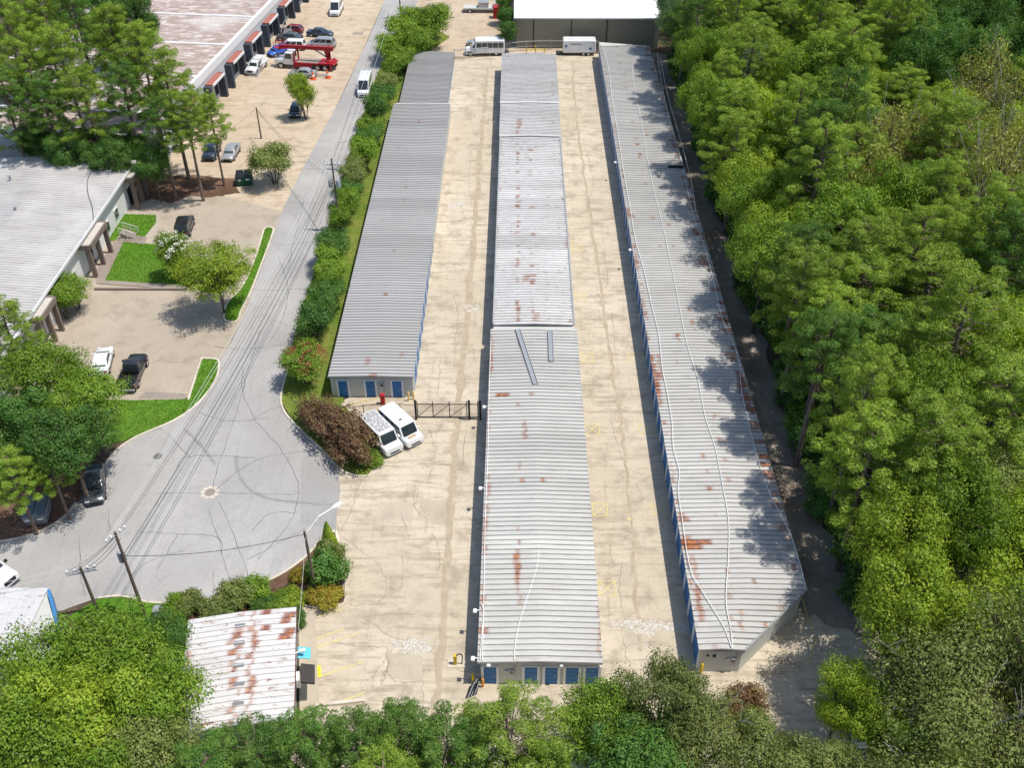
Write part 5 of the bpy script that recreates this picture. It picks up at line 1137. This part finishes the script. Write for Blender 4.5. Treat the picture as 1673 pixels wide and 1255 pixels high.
# -- trees along the bottom of the yard
FR_ = 'trees in front of the storage yard'
for key, u, v, h, R, mt, lb, nm in (
    ('pine2', 835, 1130, 12.5, 3.9, 'pine', 'rounded bright pine in front of the blue-doored middle row', 'pine_tree'),
    ('pine0', 735, 1165, 12, 3.6, 'pine_dark', 'pine standing between the office trees and the rounded bright pine', 'pine_tree'),
    ('pine3', 660, 1150, 11, 2.9, 'pine_dark', 'slim dark pine behind the yellow parking lines', 'pine_tree'),
    ('pine1', 580, 1152, 11, 3.0, 'pine_dark', 'dark green pine in front of the low white wheel stop', 'pine_tree'),
    ('pine0', 510, 1162, 11, 3.0, 'pine_dark', 'dark green pine overlapping the office roof corner', 'pine_tree'),
    ('pine2', 425, 1166, 11, 3.2, 'pine_dark', 'dark pine covering the lower edge of the rusty white roof', 'pine_tree'),
    ('pine3', 345, 1195, 11, 3.2, 'pine_dark', 'dark pine between the rusty roof and the broadleaf thicket', 'pine_tree'),
    ('pine1', 640, 1215, 12, 3.2, 'pine', 'pine at the yard edge in front of the dark pines', 'pine_tree'),
    ('broad0', 985, 1100, 10, 3.4, 'green', 'dense green tree covering the last blue door of the middle row', 'broadleaf_tree'),
    ('broad1', 1085, 1064, 11.5, 3.2, 'olive', 'tall grey-green tree between the middle row and wood-side row ends', 'broadleaf_tree'),
    ('broad2', 1040, 1150, 11, 3.6, 'deep', 'dark green tree below the lane mouth', 'broadleaf_tree'),
    ('olive0', 1145, 1120, 10, 3.4, 'olive', 'olive tree in front of the cut-off storage corner', 'broadleaf_tree'),
    ('broad3', 1235, 1162, 9.5, 3.3, 'olive', 'olive tree beside the bronze shrub', 'broadleaf_tree'),
    ('broad1', 1320, 1186, 9, 3.0, 'olive', 'small olive tree below the shaded concrete corner', 'broadleaf_tree'),
    ('broad0', 1390, 1085, 9.5, 2.5, 'bright', 'sunlit yellow-green tree over the hidden white car', 'broadleaf_tree'),
    ('broad2', 1460, 1120, 10, 3.1, 'bright', 'sunlit yellow-green tree with fallen bare boughs beside it', 'broadleaf_tree'),
    ('broad3', 1535, 1185, 10, 3.0, 'bright', 'yellow-green tree in front of the olive oaks', 'broadleaf_tree'),
    ('broad1', 900, 1215, 10, 3.4, 'green', 'green tree at the yard edge below the rounded bright pine', 'broadleaf_tree'),
    ('broad3', 1400, 1225, 9, 3.0, 'olive', 'olive tree below the sunlit yellow-green trees', 'broadleaf_tree'),
    ('broad0', 60, 1038, 12, 4.2, 'green', 'large bright broadleaf tree below the blue-edged shed', 'broadleaf_tree'),
    ('broad2', 165, 998, 12, 4.0, 'green', 'broad green tree at the foot of the transformer pole', 'broadleaf_tree'),
    ('broad1', 250, 1008, 9, 2.6, 'deep', 'darker tree beside the rusty white roof', 'broadleaf_tree'),
    ('broad3', 120, 1090, 13, 4.6, 'bright', 'big sunny yellow-green tree in the lower thicket', 'broadleaf_tree'),
    ('broad1', 235, 1075, 12, 3.8, 'green', 'green tree overhanging the brown edge of the rusty roof', 'broadleaf_tree'),
    ('broad0', 20, 1140, 13, 4.4, 'green', 'green tree at the outer edge of the lower thicket', 'broadleaf_tree'),
    ('broad2', 230, 1180, 12, 3.8, 'olive', 'olive tinted tree in the lower thicket by the dark pines', 'broadleaf_tree'),
    ('broad3', 110, 1200, 12, 4.0, 'green', 'green tree at the bottom of the lower thicket', 'broadleaf_tree')):
    tree_px(key, u, v, h, R, mt, lb, 'tree', FR_, nm, frac=.93, back=.25 if u < 300 or u > 1350 else .6)
pz = at(1210, 1168); plant('shrub1', pz[0], pz[1], 2.8, 1.5, 'purple', 'bronze purple shrub among the olive trees by the cut-off corner', 'shrub', None, 'shrub')
# -- left big trees
LG = 'big trees by the side road'
for key, u, v, h, R, mt, lb in (('broad2', 132, 655, 11.5, 4.0, 'green', 'large green tree overhanging the black pickup and lawn'), ('broad0', 62, 612, 12, 4.2, 'green', 'large green tree covering the office block corner'), ('broad1', 110, 720, 11, 4.0, 'deep', 'dark green tree shading the parked grey sedan'), ('broad3', 20, 690, 11, 3.8, 'deep', 'dark tree behind the battered grey bin')):
    tree_px(key, u, v, h, R, mt, lb, 'tree', LG, 'broadleaf_tree')
for u, v, h, R, lb in ((15,560,13,3.2,'pine beside the office block roof edge'),(25,790,9,2.6,'small bright pine above the battered grey bin'),(85,775,8,2.2,'low pine bough tree beside the parked grey sedan')):
    tree_px('pine%d' % (u % 4), u, v, h, R, 'pine', lb, 'tree', LG, 'pine_tree')
# -- pine belt behind the office block
PB = 'pine belt between office block and warehouse'
k = 0
for u, v, h, R, mt in ((15,60,20,4.2,'pine'),(70,40,21,4.2,'pine'),(45,120,20,4.2,'pine'),(110,110,20,4.2,'pine'),(10,170,17,4,'pine_dark'),(75,180,16,3.8,'pine_dark'),(140,165,17,3.8,'pine'),(185,80,21,4.4,'pine'),(235,105,20,4.2,'pine'),(205,160,17,3.6,'pine_dark'),(275,140,18,4,'pine'),(305,200,15,3.4,'pine'),(260,205,14,3.0,'pine_dark'),(345,195,13,2.6,'pine'),
                       (175,245,10,3.2,'deep'),(110,240,10,3.2,'deep'),(245,255,9,2.8,'deep'),(130,45,21,4,'pine_dark'),(20,5,21,4.2,'pine_dark'),(105,-10,21,4.2,'pine_dark'),(165,10,21,4.2,'deep'),(215,20,19,3.8,'deep'),(150,225,9,3,'deep'),(60,228,9,3,'deep'),(215,235,8,2.6,'deep')):
    lb = {'pine': 'tall pine with airy sunlit crown behind the pale office roof', 'pine_dark': 'shaded dark pine behind the pale office roof', 'deep': 'dense dark tree filling the belt behind the office roof'}[mt]
    tree_px(PN[k % 4] if mt != 'deep' else BD[k % 4], u, v, h, R, mt, lb, 'tree', PB, 'pine_tree' if mt != 'deep' else 'broadleaf_tree', frac=.74); k += 1
# -- car park and road trees
x, y = at(381, 512); plant('broad2', x-1.0, y, 9.4, 4.6, 'bright', 'round yellow-green oak shading the car park island', 'tree', None, 'oak_tree')
x, y = at(297, 455); plant('myrtle0', x, y, 6.0, 2.1, 'green', 'white flowering myrtle at the corner of the lawn', 'tree', None, 'crape_myrtle', extra=flowers('w', 1.65, .9, 4.3, 42, 3, LEAF['whitef']))
for u, v, lb in ((128,505,'leafy shrub tree beside the brown porch'),(110,520,'leafy shrub tree at the office wall by the white canopy')):
    x, y = at(u, v); plant('myrtle1', x, y, 4.3, 2.1, 'green', lb, 'shrub', None, 'shrub_tree')
x, y = at(450, 300); plant('myrtle2', x, y, 6.0, 3.0, 'olive', 'rounded olive tree beside the green dumpster', 'tree', None, 'round_tree')
x, y = at(500, 193); plant('myrtle0', x, y, 7.2, 2.2, 'bright', 'slender golden green tree shading a small navy car', 'tree', None, 'slender_tree')
HG = 'crape myrtles of the roadside hedge'
HP = [(705,72,6.5,3.4),(682,66,6,3.2),(663,84,6,3.0),(640,100,5.6,2.6),(690,100,5,2.4),(656,116,5,2.5),(646,136,5,2.4),(636,158,5,2.3),(630,176,5,2.3),(622,194,5,2.3),(616,212,5,2.3),(611,228,5,2.2),(606,244,5,2.2),(600,262,5,2.2),(594,280,5,2.2),(588,298,5,2.2),(581,318,5,2.3),(574,338,5,2.2),(568,358,4.8,2.1),(561,382,4.0,1.8),(551,436,4.6,2.3),(547,456,5,2.5),(541,480,4,1.9),(536,505,4.9,2.4),(530,532,4,1.9),(521,560,4.6,2.3)]
for i, (u, v, h, R) in enumerate(HP):
    x, y = at(u, v); plant('myrtle%d' % (i % 3), x+prng.uniform(-.35, .35), y, h*prng.uniform(.7, 1.15), R*(.78 if i > 4 else 1), prng.choice(('green', 'green', 'deep', 'olive')), 'crape myrtle in the hedge row between road and storage row', 'tree', HG, 'crape_myrtle', squash=1.6, rz=prng.uniform(-.3, .3)+(math.pi if i % 2 else 0))
x, y = at(503, 625); plant('myrtle1', x, y, 4.4, 2.4, 'green', 'crimson flowering crape myrtle at the end of the hedge row', 'tree', None, 'crape_myrtle', extra=flowers('r', 1.66, .6, 4.2, 90, 9, LEAF['redf'], .13, 12))
MG = None
a_, c_ = Vector((*at(527, 690), 0)), Vector((*at(592, 762), 0)); d = c_-a_
plant('mound', (a_.x+c_.x)/2-.5, (a_.y+c_.y)/2+.1, 3.4, 2.85, 'purple', 'big bronze purple shrub mound on the kerbed island', 'shrub', None, 'loropetalum_shrub', rz=math.atan2(d.y, d.x)).scale.x = (d.length*.5+1.75)/2.2
x, y = at(608, 758); plant('shrub0', x, y, 1.2, 1.0, 'green', 'low green shrub at the tip of the kerbed island by the vans', 'shrub', None, 'shrub')
for u, v, lb in ((545,650,'a'),): pass
# planting bed along the turning circle
x, y = at(539, 893); plant('cone', x, y, 3.0, .75, 'bright', 'narrow conical evergreen at the tip of the planting bed', 'shrub', None, 'conical_evergreen')
for u, v, h, R, mt, lb in ((537,945,2.6,1.7,'deep','large dark shrub behind the lamp pole'),(540,915,2.0,1.2,'olive','grey-green shrub below the conical evergreen'),(532,982,1.3,1.3,'gold','golden shrub with orange tips at the bed corner'),(510,975,.9,.7,'gold','small golden shrub at the foot of the lamp pole'),
                           (490,948,.9,.8,'gold','sparse orange shrub near the kerb'),(478,985,1.2,1.1,'bright','clipped bright green shrub by the office wall'),(455,995,1.2,1.1,'green','round green shrub in the middle of the bed'),(418,976,1.6,1.3,'green','round bright shrub beside the grey-green ones'),
                           (388,988,2.0,1.5,'olive','grey-green shrub close to the kerb'),(355,1008,1.6,1.4,'olive','low grey-green shrub behind the rusty roof'),(310,998,1.7,1.2,'olive','olive shrub next to the clipped green balls'),(290,998,1.5,.9,'green','clipped green ball beside the lawn'),(287,1022,1.4,.95,'green','clipped green ball behind the rusty roof corner'),
                           (430,1000,1.3,1.1,'deep','dark low shrub against the office roof edge'),(487,1020,1.6,.8,'deep','narrow dark shrub at the office corner')):
    x, y = at(u, v); plant('shrub%d' % (u % 3), x, y, h, R, mt, lb+' in the planting bed' if 'bed' not in lb else lb, 'shrub', 'shrubs of the planting bed', 'shrub')
# back hedge beside the white-roofed store
for i, (u, v) in enumerate(((826,40),(828,62),(830,84))):
    x, y = at(u, v); plant('broad%d' % i, x, y, 6, 2.0, 'deep', 'dark hedge tree beside the white-roofed store', 'tree', 'hedge trees by the back store', 'hedge_tree')
# fallen bare boughs over the olive trees
for i, (u, v, s_) in enumerate(((1480,1175,.8),(1590,1190,.9),(1475,1075,.6))):
    o = link('bare_bough', bare_limbs(90+i, 3, 2.6, .5, 2.2, .055)); o.data.materials.append(M['bark_pale']); o.location = (*at(u, v, 8), 7.2); o.scale = (s_, s_, s_)
    tag(o, ('forked bare bough lying over the sunlit yellow-green trees', 'long bare bough reaching out of the olive oaks', 'thin bare bough standing up among the olive crowns')[i], 'bough')
